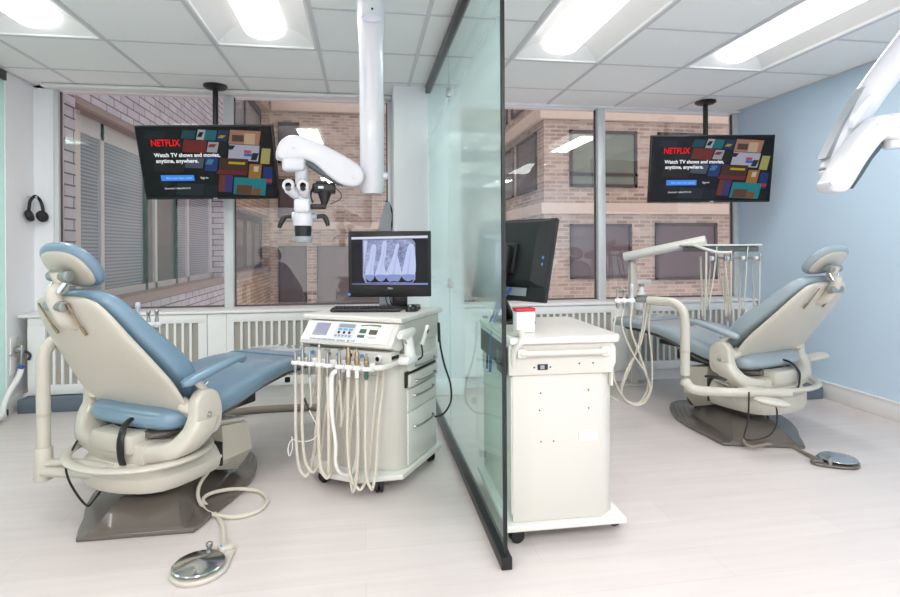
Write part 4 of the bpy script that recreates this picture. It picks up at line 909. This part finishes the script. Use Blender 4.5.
# ------------------------------------------------------------------ ceiling microscopes
def scope_left():
    Y0 = 2.52
    q = lambda x, y, dy=0.: at(x, y, Y0+dy)
    top = Vector((.037, Y0, CE))
    t = thing('surgical_microscope', 'white ceiling-hung surgical microscope in front of the left window', 'microscope', top)
    L = lambda x, y, dy=0.: q(x, y, dy)-top
    m = MB(); m.lathe([(0, -.03), (.12, -.03), (.14, -.015), (.14, 0), (0, 0)]); m.build('ceiling_plate', 'scope_white', t)
    zb = q(369, 177).z-CE
    m = MB(); m.lathe([(.0, zb), (.052, zb), (.0535, zb+.02), (.055, zb*.7), (.055, zb*.35), (.064, zb*.22), (.066, -.03), (0, -.03)]); col = m.build('column', 'scope_white', t, 50)
    # pale insets and marks on the column
    for s in (-1, 1):
        a = R(-90+s*42); m = MB(); v = Vector((math.cos(a), math.sin(a), 0)); tan = Vector((-v.y, v.x, 0)); z1, z0 = L(370, 69).z, L(370, 112).z
        pts = [tan*(.009*math.cos(k))+Vector((0, 0, (z0+z1)/2+(z1-z0)/2*(.9 if abs(math.sin(k)) < .8 else 1)*math.copysign(abs(math.sin(k))**.4, math.sin(k)))) for k in [2*PI*i/20 for i in range(20)]]
        m.loft([[v*.0525+p for p in pts], [v*.0558+p for p in pts]]); m.build('column_inset', 'scope_lilac', col)
    c = L(371, 24); m = MB()
    mx = Matrix.Translation((c.x, -.061, c.z)) @ Matrix.Rotation(PI/2, 4, 'X')
    m.lathe([(0, 0), (.045, 0), (.047, .004), (.040, .008), (0, .008)], mx @ Matrix.Diagonal((1, .42, 1, 1))); m.build('oval_badge', 'scope_lilac', col)
    c = L(372, 15); m = MB(); m.cyl((c.x, -.06, c.z), (c.x, -.0675, c.z), .005); m.build('sensor', 'black', col)
    c = L(372, 3); m = MB(); m.cyl((c.x, -.055, c.z), (c.x, -.071, c.z), .016, bev=.004); m.build('button', 'scope_white', col)
    # elbow
    e = L(369, 184); m = MB(); m.lathe([(0, -.045), (.044, -.045), (.053, -.03), (.054, .028), (0, .028)], Matrix.Translation((.0, 0, zb-.032))); m.cyl((.045, -.01, zb+.005), (.07, -.01, zb+.005), .016, bev=.004)
    m.cyl((.0, 0, zb-.004), (.0, 0, zb-.0005), .0545); m.build('elbow', 'scope_white', t, 50)
    # spring arm: a capsule outline given real depth
    up = [(278, 156), (281, 145), (288, 139), (297, 137.5), (306, 140), (320, 145), (336, 153), (350, 161), (359, 167), (364, 176), (362, 184), (355, 188), (346, 187), (338, 184), (328, 177), (318, 168), (309, 162.5), (300, 161), (290, 162), (282, 161)]
    P = [L(x, y, -.03) for x, y in up]; P2 = catmull([(p.x, p.z, 0) for p in P], 3, True)
    mx = Matrix(((1, 0, 0, 0), (0, 0, 1, -.055), (0, 1, 0, 0), (0, 0, 0, 1)))
    m = MB(); m.prism([(p.x, p.y) for p in P2], -.042, .042, .016, mx, 4); arm = m.build('spring_arm', 'scope_white', t, 50)
    dn = [(308, 163), (318, 167.5), (329, 176), (339, 183.5), (345, 186.5), (338, 185.5), (326, 178.5), (315, 171.5), (307, 166)]
    P = [L(x, y, -.03) for x, y in dn]; m = MB(); m.prism([(p.x, p.z) for p in P], -.032, .032, .003, mx); m.build('arm_cover', 'dark_green', arm)
    for x, y in ((294, 147), (354, 177)):
        c = L(x, y, -.10); m = MB(); m.cyl((c.x, -.095, c.z), (c.x, -.1005, c.z), .008, bev=.002); m.build('arm_cap', 'scope_white', arm)
    # head carrier
    m = MB(); a, b = L(286, 166, -.03), L(304, 166, -.03); m.box(((a.x+b.x)/2, -.055, a.z), (b.x-a.x+.02, .085, .060), .016, seg=3)
    c0, c1 = L(302, 158, -.03), L(302, 190, -.03); m.cyl((c0.x, -.055, c0.z), (c0.x, -.055, c1.z+.02), .030, .026, bev=.005); m.cyl((c0.x, -.055, c1.z+.035), (c0.x, -.055, c1.z), .022); m.build('head_carrier', 'scope_white', t, 50)
    c = L(280, 156, -.03); m = MB(); m.cyl((c.x-.012, -.055, c.z), (c.x+.02, -.055, c.z), .022, .03, bev=.005); m.build('tension_knob', 'scope_white', t, 50)
    # optics body
    c = L(303.5, 212, -.05); z0 = L(303, 226, -.05).z; z1 = L(303, 192, -.05).z; yb = -.07
    m = MB(); m.lathe([(0, z0), (.040, z0), (.042, z0+.008), (.042, z0+.05), (.036, z0+.058), (.036, z1-.03), (.03, z1), (0, z1)], Matrix.Translation((c.x, yb, 0))); m.box((c.x, yb-.03, z0+.085), (.066, .05, .06), .012); body = m.build('optics_body', 'scope_white', t, 50)
    m = MB(); m.lathe([(0, z0-.045), (.034, z0-.045), (.036, z0-.02), (.036, z0-.0002), (0, z0-.0002)], Matrix.Translation((c.x, yb, 0))); m.build('objective', 'black', t, 50)
    m = MB(); m.lathe([(0, z0-.075), (.034, z0-.075), (.040, z0-.068), (.040, z0-.046), (0, z0-.046)], Matrix.Translation((c.x, yb, 0))); m.build('objective_ring', 'scope_grey', t, 50)
    for s in (-1, 1):
        ec = L(297+s*7.2, 189, -.10)
        m = MB(); m.cyl((c.x+s*.012, yb, ec.z-.035), (ec.x, -.13, ec.z), .021, .0235, n=22, bev=.003); ey = m.build('eyepiece', 'scope_white', t, 50)
        m = MB(); m.lathe([(.013, 0), (.0235, 0), (.0250, .012), (.0235, .028), (.014, .028), (.012, .02), (.012, .004)], Matrix.Translation((ec.x, -.155, ec.z+.008)) @ Matrix.Rotation(R(-72), 4, 'X') @ Matrix.Rotation(PI, 4, 'X') @ Matrix.Translation((0, 0, -.028))); m.build('eyepiece_cup', 'scope_white', ey, 50)
        m = MB(); m.cyl((ec.x, -.148, ec.z+.006), (ec.x, -.140, ec.z+.003), .018); m.build('eyepiece_lens', 'black_gloss', ey)
    m = MB(); m.lathe([(.0, 0), (.021, 0), (.022, .01), (.018, .03), (0, .03)], Matrix.Translation((c.x, -.09, z1+.012))); m.build('brass_dial', 'brass', t)
    # handles
    for s, pts in ((-1, [(293, 216), (287, 216.5), (284, 218), (281, 223), (279, 228)]), (1, [(316, 217), (322, 216), (325, 217.5), (327, 222), (328, 226)])):
        m = MB(); m.tube([L(x, y, -.07)+Vector((0, 0.0, 0)) for x, y in pts], [.010, .009, .012, .011, .008], n=12); m.build('handle', 'black', t, 50)
        a = L(pts[0][0], pts[0][1], -.07); m = MB(); m.cyl((a.x+s*.004, a.y, a.z), (a.x-s*.02, a.y, a.z), .017, bev=.003); m.build('handle_knob', 'scope_grey' if s > 0 else 'scope_white', t)
    # camera on its bracket
    a, b = L(316, 187, -.05), L(333, 190, -.05)
    m = MB(); m.box(((a.x+b.x)/2-.003, yb, a.z-.008), (.092, .05, .042), .008); m.cyl((b.x-.006, yb, a.z-.008), (b.x+.012, yb, a.z-.008), .024, bev=.005); m.box(((a.x+b.x)/2-.01, yb, a.z+.017), (.05, .03, .012), .004)
    m.tube([((a.x+b.x)/2+.002, yb, a.z-.02), ((a.x+b.x)/2, yb, a.z-.075), ((a.x+b.x)/2-.01, yb, a.z-.083)], [.034, .014, .012], n=12, smooth=False)
    m.box((a.x-.0, yb, a.z-.088), (.09, .03, .022), .006); cm = m.build('camera', 'black', t, 50)
    m = MB(); m.tube([(b.x+.006, yb, a.z), (b.x+.035, yb, a.z-.03), (b.x+.03, yb, a.z-.055), (b.x-.01, yb, a.z-.075)], .0022, n=6); m.build('camera_cable', 'black', cm)
    m = MB(); m.box(((a.x+b.x)/2-.012, yb-.026, a.z-.006), (.022, .002, .010)); m.build('camera_badge', 'silver_text', cm)
    m = MB(); m.tube([(a.x-.01, yb, a.z-.0), (a.x-.02, yb-.01, a.z-.04), (a.x-.012, yb, a.z-.07)], .004, n=8); m.build('light_cable', 'black', t)
scope_left()
def scope_right():
    Y0 = 1.86
    top = at(985, -75, Y0); top.z = CE
    t = thing('surgical_microscope', 'white folded microscope arm at the right edge by the blue wall', 'microscope', top)
    L = lambda x, y, dy=0.: at(x, y, Y0+dy)-top
    m = MB(); m.lathe([(0, -.03), (.12, -.03), (.14, -.015), (.14, 0), (0, 0)]); m.lathe([(0, L(985, -75).z-.06), (.06, L(985, -75).z-.06), (.062, -.03), (0, -.03)]); m.build('ceiling_mount', 'scope_white', t, 50)
    a, b = L(828, 172), L(985, -75)
    P = [a, L(846, 136), L(868, 98), L(890, 68), L(915, 36), L(950, -12), b]
    m = MB(); m.tube(P, [.034, .045, .051, .054, .056, .058, .058], n=24, k=6); am = m.build('main_arm', 'scope_white', t, 50)
    m = MB(); m.cyl(L(828, 170), L(829, 181), .034, .032, bev=.008); m.cyl(L(831, 181), L(831, 181)+Vector((0, -.09, 0)), .03, bev=.006); m.build('elbow', 'scope_white', t, 50)
    P = [(851, 128), (854, 114), (862, 102), (870, 95), (875.5, 95), (873, 100), (864, 110), (856, 122)]
    m = MB(); V = catmull([L(x, y, -.055) for x, y in P], 4, True)
    m.loft([[v+Vector((0, .012, 0)) for v in V], [v+Vector((0, -.0085, 0)) for v in V]]); m.build('arm_inset', 'scope_lilac', am)
    P = [(822, 160), (838, 127), (856, 96), (861, 89), (866, 88), (858, 100), (842, 131), (828, 160)]
    m = MB(); V = [L(x, y, -.0) for x, y in P]; m.loft([[v+Vector((-.004, -.02, .004)) for v in V], [v+Vector((-.004, .02, .004)) for v in V]]); m.build('arm_edge_cover', 'scope_grey', am)
    P = [(824, 184), (829, 176), (842, 154), (857, 134), (868, 122), (877, 116), (889, 118), (894, 127), (884, 137), (875.5, 144), (860.5, 164), (845, 189), (837, 193), (827, 191.5)]
    V = catmull([(L(x, y, -.10).x, L(x, y, -.10).z, 0) for x, y in P], 3, True)
    m = MB(); m.prism([(v.x, v.y) for v in V], -.13, -.055, .014, Matrix(((1, 0, 0, 0), (0, 0, 1, 0), (0, 1, 0, 0), (0, 0, 0, 1))), 4); sa = m.build('spring_arm', 'scope_white', t, 50)
    P = [(842, 187), (852, 171), (864, 155), (876, 143), (878, 148), (868, 160), (858, 176), (849, 189)]
    V = [(L(x, y, -.10).x, L(x, y, -.10).z) for x, y in P]; m = MB(); m.prism(V, -.12, -.065, .003, Matrix(((1, 0, 0, 0), (0, 0, 1, 0), (0, 1, 0, 0), (0, 0, 0, 1)))); m.build('arm_cover', 'dark_green', sa)
    for x, y in ((832, 183), (878, 124)):
        c = L(x, y, -.13); m = MB(); m.cyl((c.x, -.128, c.z), (c.x, -.134, c.z), .008, bev=.002); m.build('arm_cap', 'scope_white', sa)
    m = MB(); c = L(889, 134, -.1); m.box((c.x+.01, -.09, c.z), (.085, .075, .05), .014, (0, R(8), 0), 3); c2 = L(897, 124, -.1); m.cyl((c2.x-.01, -.09, c2.z-.02), (c2.x+.0, -.09, c2.z+.035), .034, .03, bev=.006); c3 = L(892, 143, -.1); m.cyl((c3.x+.01, -.09, c3.z+.03), (c3.x+.012, -.09, c3.z-.02), .03, bev=.005)
    m.build('head_carrier', 'scope_white', t, 50)
    m = MB(); m.cyl(L(877, 147, -.07), L(883, 139, -.07), .008); m.build('release_pin', 'steel', t)
scope_right()

M['dark_grey'] = mat('dark_grey', (112, 114, 112), .35, .2)
# ------------------------------------------------------------------ delivery unit over the grey chair
b0 = at(633, 352, 4.215); b0.z = 0
t = thing('dental_delivery_unit', 'cream delivery unit with a tray arm over the grey chair footrest', 'dental unit', (b0.x, 4.215, 0))
D = lambda x, y, Y=4.215: at(x, y, Y)-b0
z1 = D(633, 262).z
m = MB(); m.bb((-.028, -.028, .0), (.028, .028, z1), .006); m.prism([(-.10, -.06), (.10, -.06), (.10, .065), (-.10, .065)], 0, .02, .005); m.build('post', 'cream', t)
m = MB(); a, b = D(624, 257), D(706, 240, 3.80); m.cyl(a, b, .036, n=22, bev=.006); m.build('arm_tube', 'cart_white', t)
m = MB(); m.cyl((0, 0, z1-.01), (0, 0, z1+.012), .024); m.build('arm_pivot', 'scope_grey', t)
m = MB(); a, b = D(637, 282), D(648, 282); m.bb((a.x-.01, -.02, a.z-.02), (b.x+.02, .02, a.z+.02), .004); m.build('bottle_bracket', 'cart_white', t)
c = D(635.5, 290); c2 = D(635.5, 305)
bo = thing('water_bottle', 'white plastic water bottle under the bracket of the cream post', 'bottle', (b0.x+c.x+.035, 4.18, 0), 0)
zt_, zb_ = D(635, 285).z, D(635, 309).z
m = MB(); m.lathe([(0, zb_), (.052, zb_), (.056, zb_+.01), (.056, zb_+.085), (.046, zb_+.115), (.022, zb_+.145), (.018, zt_-.01), (.0, zt_-.01)], n=24); m.build('bottle_body', 'trim_white', bo, 50)
m = MB(); m.lathe([(0, zt_-.01), (.021, zt_-.01), (.021, zt_+.012), (0, zt_+.012)], n=20); m.build('bottle_cap', 'scope_grey', bo)
YT = 3.72; a, b = D(692, 248, YT), D(754, 248, YT)
cx_ = (a.x+b.x)/2; w_ = (b.x-a.x)/2; zt_ = D(720, 245, YT).z
m = MB(); m.prism([(-w_, -.05), (-w_+.06, -.13), (w_, -.13), (w_, .13), (-w_, .13)], zt_-.008, zt_+.006, .005, Matrix.Translation((cx_, YT-4.215+.04, 0))); m.build('tray', 'cart_white', t)
m = MB(); m.prism([(-w_+.02, -.03), (-w_+.07, -.11), (w_-.015, -.11), (w_-.015, .11), (-w_+.02, .11)], zt_-.05, zt_-.009, .008, Matrix.Translation((cx_, YT-4.215+.04, 0))); hd = m.build('control_head', 'dark_grey', t)
m = MB(); p = D(695, 246, YT); m.tube([(p.x-.02, YT-4.215-.02, zt_), (p.x+.02, YT-4.215-.10, zt_-.03), (p.x+.09, YT-4.215-.13, zt_-.052), (p.x+.2, YT-4.215-.13, zt_-.054)], .011, n=10); m.build('tray_handle', 'cart_white', t)
m = MB(); m.tube([D(714, 258, YT-.10), D(758, 258.5, YT-.10)], .006, smooth=False); rl = m.build('holder_bar', 'steel', t)
hx = [704.8, 714, 723.5, 729.5, 745, 758]
lb = ['outermost left hose line under the delivery tray', 'second hose line from the left under the delivery tray', 'third hose line from the left under the delivery tray', 'steel handpiece in the middle of the delivery tray holder', 'steel handpiece second from the right on the delivery holder', 'rightmost handpiece on the delivery holder, against the blue wall']
for i, x in enumerate(hx):
    p = at(x, 258.5, YT-.11)
    if i in (1, 3, 4, 5):
        q_ = p-b0; m = MB(); m.cyl(q_+Vector((-.022, .005, 0)), q_+Vector((.020, .005, 0)), .017, .014, n=14, bev=.004); m.build('holder_clip', 'trim_white', t)
    t2 = thing('handpiece', lb[i], 'dental handpiece', p, 0, 'handpieces and hoses on the delivery unit')
    if i == 0: p_ = 0
    zlow = [-.43, -.36, -.42, -.44, -.40, -.40][i]
    if i >= 1:
        m = MB(); tl = [0, .085, .03, .06, .09, .035][i]; m.tube([(0, -.018, -.02), (.002, -.018, .02), (.012 if i in (1, 4) else 0, -.018, tl)], [.0075, .0095, .006], n=10); m.build('handpiece_body', 'steel', t2)
    m = MB(); dx = [-.01, -.04, .03, -.004, -.02, -.005][i]
    m.tube([(0, -.018, -.015 if i else .05), (dx*.3, -.018, zlow*.3), (dx, -.016, zlow*.75), (dx*1.2, .0, zlow*.97), (dx+.06, .10, zlow*1.02), (dx+.10, .17, zlow*.8), (.07, .15, -.10), (.06, .14, .015)], .0078 if i in (0, 3) else .006, n=8); m.build('hose', 'hose_cream', t2)

# ------------------------------------------------------------------ instrument holders on the chairs' assistant arms
def holder(chair, base, d, head, items, group):
    """base: world point of the tube's end; d: direction of the bar"""
    aa = [c for c in chair.children if c.name.startswith('assistant_arm')][0]
    inv = chair.matrix_basis.inverted()
    bp = Vector(base); d = Vector(d).normalized(); out = []
    ax = d; sd = Vector((-d.y, d.x, 0))
    rm = Matrix((ax, sd, Vector((0, 0, 1)))).transposed().to_4x4()
    mm = inv @ Matrix.Translation(bp) @ rm
    m = MB()
    if head: m.prism([(-.07, -.03), (.06, -.035), (.085, -.01), (.085, .02), (.05, .045), (-.07, .035)], -.012, .022, .008); m.box((.02, 0, .024), (.09, .05, .014), .005)
    else: m.box((0, 0, 0), (.06, .05, .03), .008)
    m.build('holder_head', 'dark_grey' if head else 'cart_white', aa, mx=mm)
    m = MB(); m.tube([(0.0, 0, 0), (items[-1][0]+.02, 0, -.002)], .010, smooth=False)
    for x, *_ in items: m.cyl((x, 0, -.014), (x, 0, .014), .0155, bev=.003)
    m.build('holder_bar', 'trim_white', aa, mx=mm)
    for x, h, lab, hose, r in items:
        p = bp+d*x; t = thing('suction_handpiece', lab, 'suction handpiece', p, 0, group)
        m = MB(); m.lathe([(r*.7, -.05), (r, -.03), (r, h*.35), (r*.75, h*.45), (r*.8, h*.7), (r*1.05, h*.8), (r*1.05, h*.95), (r*.6, h)], n=14); m.build('handpiece_body', 'scope_lilac' if h > .085 else 'steel', t, 50)
        m = MB(); m.tube([(0, 0, -.045)]+[Vector(q)-p for q in hose], r*.62, n=9, k=9); m.build('hose', 'hose_cream', t)
Yh = 3.12; e = at(648, 300, 3.13)
g = lambda *pp: [at(x, y, Yy) for x, y, Yy in pp]
holder(chairR, (e.x, 3.13, e.z), (-1, .02, 0), True, [
    (.105, .10, 'suction handpiece nearest the grey holder head beside the grey chair', g((631, 330, 3.12), (641, 358, 3.14), (648, 384, 3.16), (641, 401, 3.18), (629, 404, 3.19), (621, 394, 3.19), (626, 372, 3.18), (640, 345, 3.17), (646, 318, 3.15), (647, 303, 3.14)), .0105),
    (.155, .07, 'short suction handpiece in the middle of the holder beside the grey chair', g((622, 326, 3.12), (632, 352, 3.12), (645, 372, 3.13), (650, 390, 3.15), (640, 403, 3.17), (626, 400, 3.18), (622, 388, 3.18), (634, 358, 3.17), (642, 330, 3.16), (644, 303, 3.14)), .009),
    (.195, .075, 'suction handpiece at the far end of the holder bar, next to the white cart top', g((613, 330, 3.12), (612, 358, 3.14), (616, 384, 3.15), (628, 402, 3.16), (642, 404, 3.16), (651, 390, 3.16), (652, 360, 3.16), (649, 330, 3.15), (650, 303, 3.14)), .009)], 'suction handpieces beside the grey chair')
e = chairL.matrix_basis @ Vector((-.42, .235, .745))
g2 = lambda x, y, z: e+Vector((x, y, z))
holder(chairL, e, (1, .0, 0), False, [
    (.045, .115, 'tall grey suction handpiece showing behind the blue chair back', [g2(.05, .0, -.2), g2(.06, .03, -.4), g2(.03, .06, -.45), g2(.0, .05, -.3), g2(-.01, .02, -.02)], .012),
    (.095, .075, 'middle suction handpiece behind the blue chair back', [g2(.09, .0, -.2), g2(.08, .03, -.42), g2(.05, .07, -.40), g2(.02, .05, -.02)], .010),
    (.135, .08, 'rightmost suction handpiece behind the blue chair back', [g2(.13, .01, -.2), g2(.10, .04, -.38), g2(.07, .07, -.38), g2(.04, .05, -.02)], .010)], 'suction handpieces behind the blue chair')

# side tray and hanging cord on the grey chair
tr = chairR.matrix_basis.inverted()
m = MB(); c = at(812, 357, 3.3)
m.prism([(-.06, -.05), (.075, -.06), (.10, -.02), (.075, .05), (-.06, .05)], -.01, .012, .006); m.tube([(-.05, 0, -.006), (-.10, .0, -.02), (-.16, .0, -.06)], .018, n=10)
m.build('side_bracket', 'cream', chairR, mx=tr @ Matrix.Translation(c) @ Matrix.Rotation(R(-12), 4, 'Y'))
m = MB(); m.tube([tr @ p for p in (at(749, 392, 2.70), at(748, 420, 2.68), at(744, 437, 2.66), at(752, 440, 2.62), at(768, 436, 2.60), at(776, 426, 2.62), at(777, 412, 2.66), at(775, 404, 2.75))], .0045, n=8); m.build('hanging_cord', 'black', chairR)
m = MB(); m.tube([tr @ p for p in (at(706, 376, 2.85), at(716, 377, 2.80), at(726, 380, 2.75))], [.02, .026, .014], n=10, flat=.35); m.build('foot_rest_pad', 'black', chairR)
m = MB(); q_ = at(770, 400, 2.62); m.sphere((0, 0, 0), 1, (.105, .06, .022), 20); m.build('drain_cup', 'cream', chairR, mx=tr @ Matrix.Translation(at(772, 402, 2.66)) @ Matrix.Rotation(R(10), 4, 'Y'), ang=60)
tl = chairL.matrix_basis.inverted()
m = MB(); m.tube([tl @ p for p in (at(92, 430, 2.72), at(80, 437, 2.66), at(67, 462, 2.5), at(68, 478, 2.45), at(78, 496, 2.42), at(87, 505.5, 2.40), at(92, 502, 2.42), at(104, 486, 2.48), at(112, 474, 2.52))], .0045, n=8); m.build('hanging_cord', 'black', chairL)

# ------------------------------------------------------------------ foot controls
def foot_control(label, c, rz, base, cord, cord_mat):
    t = thing('foot_control', label, 'foot pedal', (c[0], c[1], 0), rz)
    out = [(p.x, p.y) for p in catmull([(-.095, 0, 0), (-.07, -.07, 0), (0, -.098, 0), (.07, -.07, 0), (.11, 0, 0), (.135, .05, 0), (.12, .085, 0), (.08, .095, 0), (0, .098, 0), (-.07, .07, 0)], 4, True)]
    m = MB(); m.prism(out, 0, .016, .006, None, 3); m.build('pedal_base', base, t, 50)
    m = MB(); m.lathe([(0, .016), (.03, .016), (.03, .022), (.086, .024), (.088, .027), (.084, .030), (.0, .046)], n=48); m.build('pedal_disc', 'chrome', t, 20)
    m = MB(); m.box((.105, .062, .022), (.05, .04, .018), .007); m.build('cable_socket', base, t)
    m = MB(); m.lathe([(.009, .016), (.009, .03), (.012, .032), (.012, .044), (.006, .048)], Matrix.Translation((.055, .088, 0)), n=14); m.build('selector_knob', 'steel', t)
    m = MB(); m.sphere((.09, .06, .031), .005, n=10); m.build('blue_dot', 'blue_btn', t)
    inv = t.matrix_basis.inverted()
    m = MB(); m.tube([inv @ Vector(p) for p in cord], .0085, n=9, k=10); m.build('cable', cord_mat, t)
F = lambda x, y, z=.0095: tuple(fl(x, y, z))
foot_control('round steel foot pedal on a cream base in front of the blue chair', fl(199, 571)[:2], R(28), 'cream',
             [F(222, 553, .02), F(224, 535), F(220, 520), F(210, 509), F(203, 500, .03), F(212, 493, .04), F(235, 489, .03), F(258, 491), F(267, 500), F(258, 511), F(235, 517), F(212, 514, .014), F(203, 507, .018), F(198, 496, .05), F(200, 484, .09), F(208, 472, .14)], 'hose_cream')
foot_control('low taupe foot pedal with a pale disc at the right of the grey chair', fl(838, 463)[:2], R(150), 'taupe',
             [F(818, 459, .02), F(805, 453), F(790, 446), F(770, 444, .02), F(752, 447, .02), F(744, 442, .03), F(747, 433, .05), F(760, 428, .06), F(768, 420, .08), F(764, 412, .10), F(752, 408, .13)], 'taupe_hose')
# taupe duct along the floor behind the chair
m = MB(); P = [(x, y, .024) for x, y in ((-.98, 3.86), (-.8, 3.93), (-.55, 3.95), (-.28, 3.93), (-.02, 3.92), (.2, 3.9))]
o = thing('floor_hose', 'thick taupe hose along the floor behind the blue chair and white cart', 'hose', (-.5, 3.93, 0))
m.tube([Vector(p)-Vector((-.5, 3.93, 0)) for p in P], .0235, n=12); m.build('hose_tube', 'taupe_hose', o)
c = fl(326, 436); o2 = thing('hose_coupling', 'short taupe and black coupling on the floor behind the white cart', 'coupling', (c.x, c.y, 0))
m = MB(); m.tube([(-.035, .02, .05), (-.05, .0, .09), (-.02, .0, .125), (.03, .0, .13)], .022, n=12); m.tube([(-.035, .02, .05), (-.02, .02, .024), (.04, .02, .022)], .02, n=12); m.build('hose_tube', 'taupe_hose', o2)
m = MB(); m.cyl((.03, 0, .13), (.07, 0, .13), .028, bev=.004); m.build('coupling_ring', 'black', o2)

# ------------------------------------------------------------------ left wall
hp = at(37, 206, 4.455); hp.x = XL
t = thing('headphones', 'black over-ear headphones hanging on the white wall by the left window', 'headphones', (XL, hp.y, 1.44))
m = MB(); m.tube([(.02, -.035, -.04), (.03, -.042, .0), (.035, -.036, .05), (.05, -.004, .085), (.065, .03, .055), (.075, .042, .0), (.075, .042, -.05)], .011, n=10, flat=1.); m.build('headband', 'black', t, 60)
for s, x in ((-1, .03), (1, .075)):
    m = MB(); mx = Matrix.Translation((x, s*.036, -.06)) @ Matrix.Rotation(R(70), 4, 'Y') @ Matrix.Rotation(R(s*18), 4, 'X')
    m.lathe([(0, -.022), (.030, -.022), (.042, -.012), (.044, .004), (.036, .018), (.02, .022), (0, .022)], mx); m.build('ear_cup', 'black_rough', t, 50)
m = MB(); m.cyl((.0, -.005, .078), (.06, -.005, .078), .006); m.cyl((.055, -.005, .078), (.062, -.005, .078), .012); m.build('wall_hook', 'chrome', t)
for i, (y_, lab) in enumerate(((345, 'white blank wall plate on the left wall, upper of the two'), (365, 'white wall plate with the hose valve on the left wall, lower'))):
    p = at(20, y_, 4.28); p = Vector((XL, 4.272, p.z))
    t = thing('wall_plate', lab, 'wall plate', p, 0, 'wall plates on the left wall')
    m = MB(); m.box((.004, 0, 0), (.008, .08, .12), .003); m.build('plate', 'trim_white', t)
    if i == 0:
        v = thing('suction_valve', 'steel hose valve with blue and black fittings on the left wall', 'valve', p+Vector((.01, 0, -.06)))
        m = MB(); m.cyl((0, 0, .03), (.05, 0, .03), .02, bev=.004); m.cyl((.045, -.0, .06), (.045, 0, -.08), .014, bev=.003); m.build('valve_body', 'steel', v)
        m = MB(); m.cyl((.045, .0, .062), (.045, 0, .085), .008); m.build('yellow_tip', 'brass', v)
        m = MB(); m.tube([(.05, .01, .02), (.085, .02, -.01), (.08, .01, -.05)], .009, n=8); m.build('black_lever', 'black', v)
        m = MB(); m.cyl((.045, 0, -.082), (.04, -.01, -.105), .017, bev=.003); m.build('blue_collar', 'blue_cable', v)
        h = thing('vacuum_hose', 'white vacuum hose running down from the wall valve to the floor', 'hose', p+Vector((.05, 0, -.165)))
        m = MB(); m.tube([(0, 0, 0), (-.005, -.03, -.06), (-.02, -.10, -.14), (-.02, -.16, -.22), (.0, -.20, -.30), (.03, -.26, -p.z+.165+.05), (.03, -.40, -p.z+.165+.021), (.0, -.7, -p.z+.165+.021)], .019, n=12); m.build('hose_tube', 'trim_white', h)
t = thing('cord_pouch', 'small grey pouch with a black cord loop by the right edge of the left window', 'pouch', (.17, 4.42, .672))
g0 = Vector((.17, 4.42, .672)); Q = lambda x, y: at(x, y, 4.40)-g0
m = MB(); m.loft([[Q(378, 233)+Vector((0, -.03, 0)), Q(391, 233)+Vector((0, -.03, 0)), Q(391, 233)+Vector((0, .03, 0)), Q(378, 233)+Vector((0, .03, 0))], [Q(381, 218)+Vector((0, -.02, 0)), Q(391, 218)+Vector((0, -.02, 0)), Q(391, 218)+Vector((0, .02, 0)), Q(381, 218)+Vector((0, .02, 0))], [Q(386, 202)+Vector((0, -.008, 0)), Q(390, 202)+Vector((0, -.008, 0)), Q(390, 202)+Vector((0, .008, 0)), Q(386, 202)+Vector((0, .008, 0))]]); m.bb((Q(379, 233).x, -.012, 0), (Q(390, 233).x, .012, Q(379, 233).z)); m.build('pouch_body', 'scope_grey', t)
m = MB(); m.tube([Q(386, 201), Q(390, 205), Q(392.5, 216), Q(391, 230), Q(388, 245)], .006, n=8); m.build('cord', 'black', t)


# ------------------------------------------------------------------ light
w = bpy.data.worlds.new('sky'); SC.world = w; w.use_nodes = True
bg = w.node_tree.nodes['Background']; bg.inputs[0].default_value = (1, .97, .95, 1); bg.inputs[1].default_value = 1.0
def area(loc, sx, sy, e, rot=(0, 0, 0), col=(1, .99, .975)):
    l = bpy.data.lights.new('fixture_or_fill_light', 'AREA'); l.shape = 'RECTANGLE'; l.size = sx; l.size_y = sy; l.energy = e; l.color = col
    o = bpy.data.objects.new('fixture_or_fill_light', l); COL.objects.link(o); o.location = loc; o.rotation_euler = rot
for a, b in FIX:
    area(((a+b)/2, 2.886, CE-.008), .22, 1.02, 9.5)
    area(((a+b)/2, -.9, CE-.03), .3, 1.1, 40); area(((a+b)/2, 1.0, CE-.03), .3, 1.1, 5)  # unseen fill lights, added behind and above the view to brighten the room
area((-3.7, 2.6, CE-.03), 1.1, .5, 40)  # unseen fill light, added beyond the left glass partition to brighten it
sun = bpy.data.lights.new('sun', 'SUN'); sun.energy = .6; sun.angle = R(30); so = bpy.data.objects.new('sun', sun); COL.objects.link(so); so.rotation_euler = (R(50), 0, R(-25))
SC.view_settings.view_transform = 'Standard'; SC.view_settings.look = 'None'; SC.view_settings.gamma = 1; SC.view_settings.exposure = .13
cy = SC.cycles
cy.max_bounces = 8; cy.diffuse_bounces = 5; cy.glossy_bounces = 4; cy.transmission_bounces = 6; cy.transparent_max_bounces = 24
cy.caustics_reflective = False; cy.caustics_refractive = False; cy.sample_clamp_indirect = 4
cy.use_denoising = True
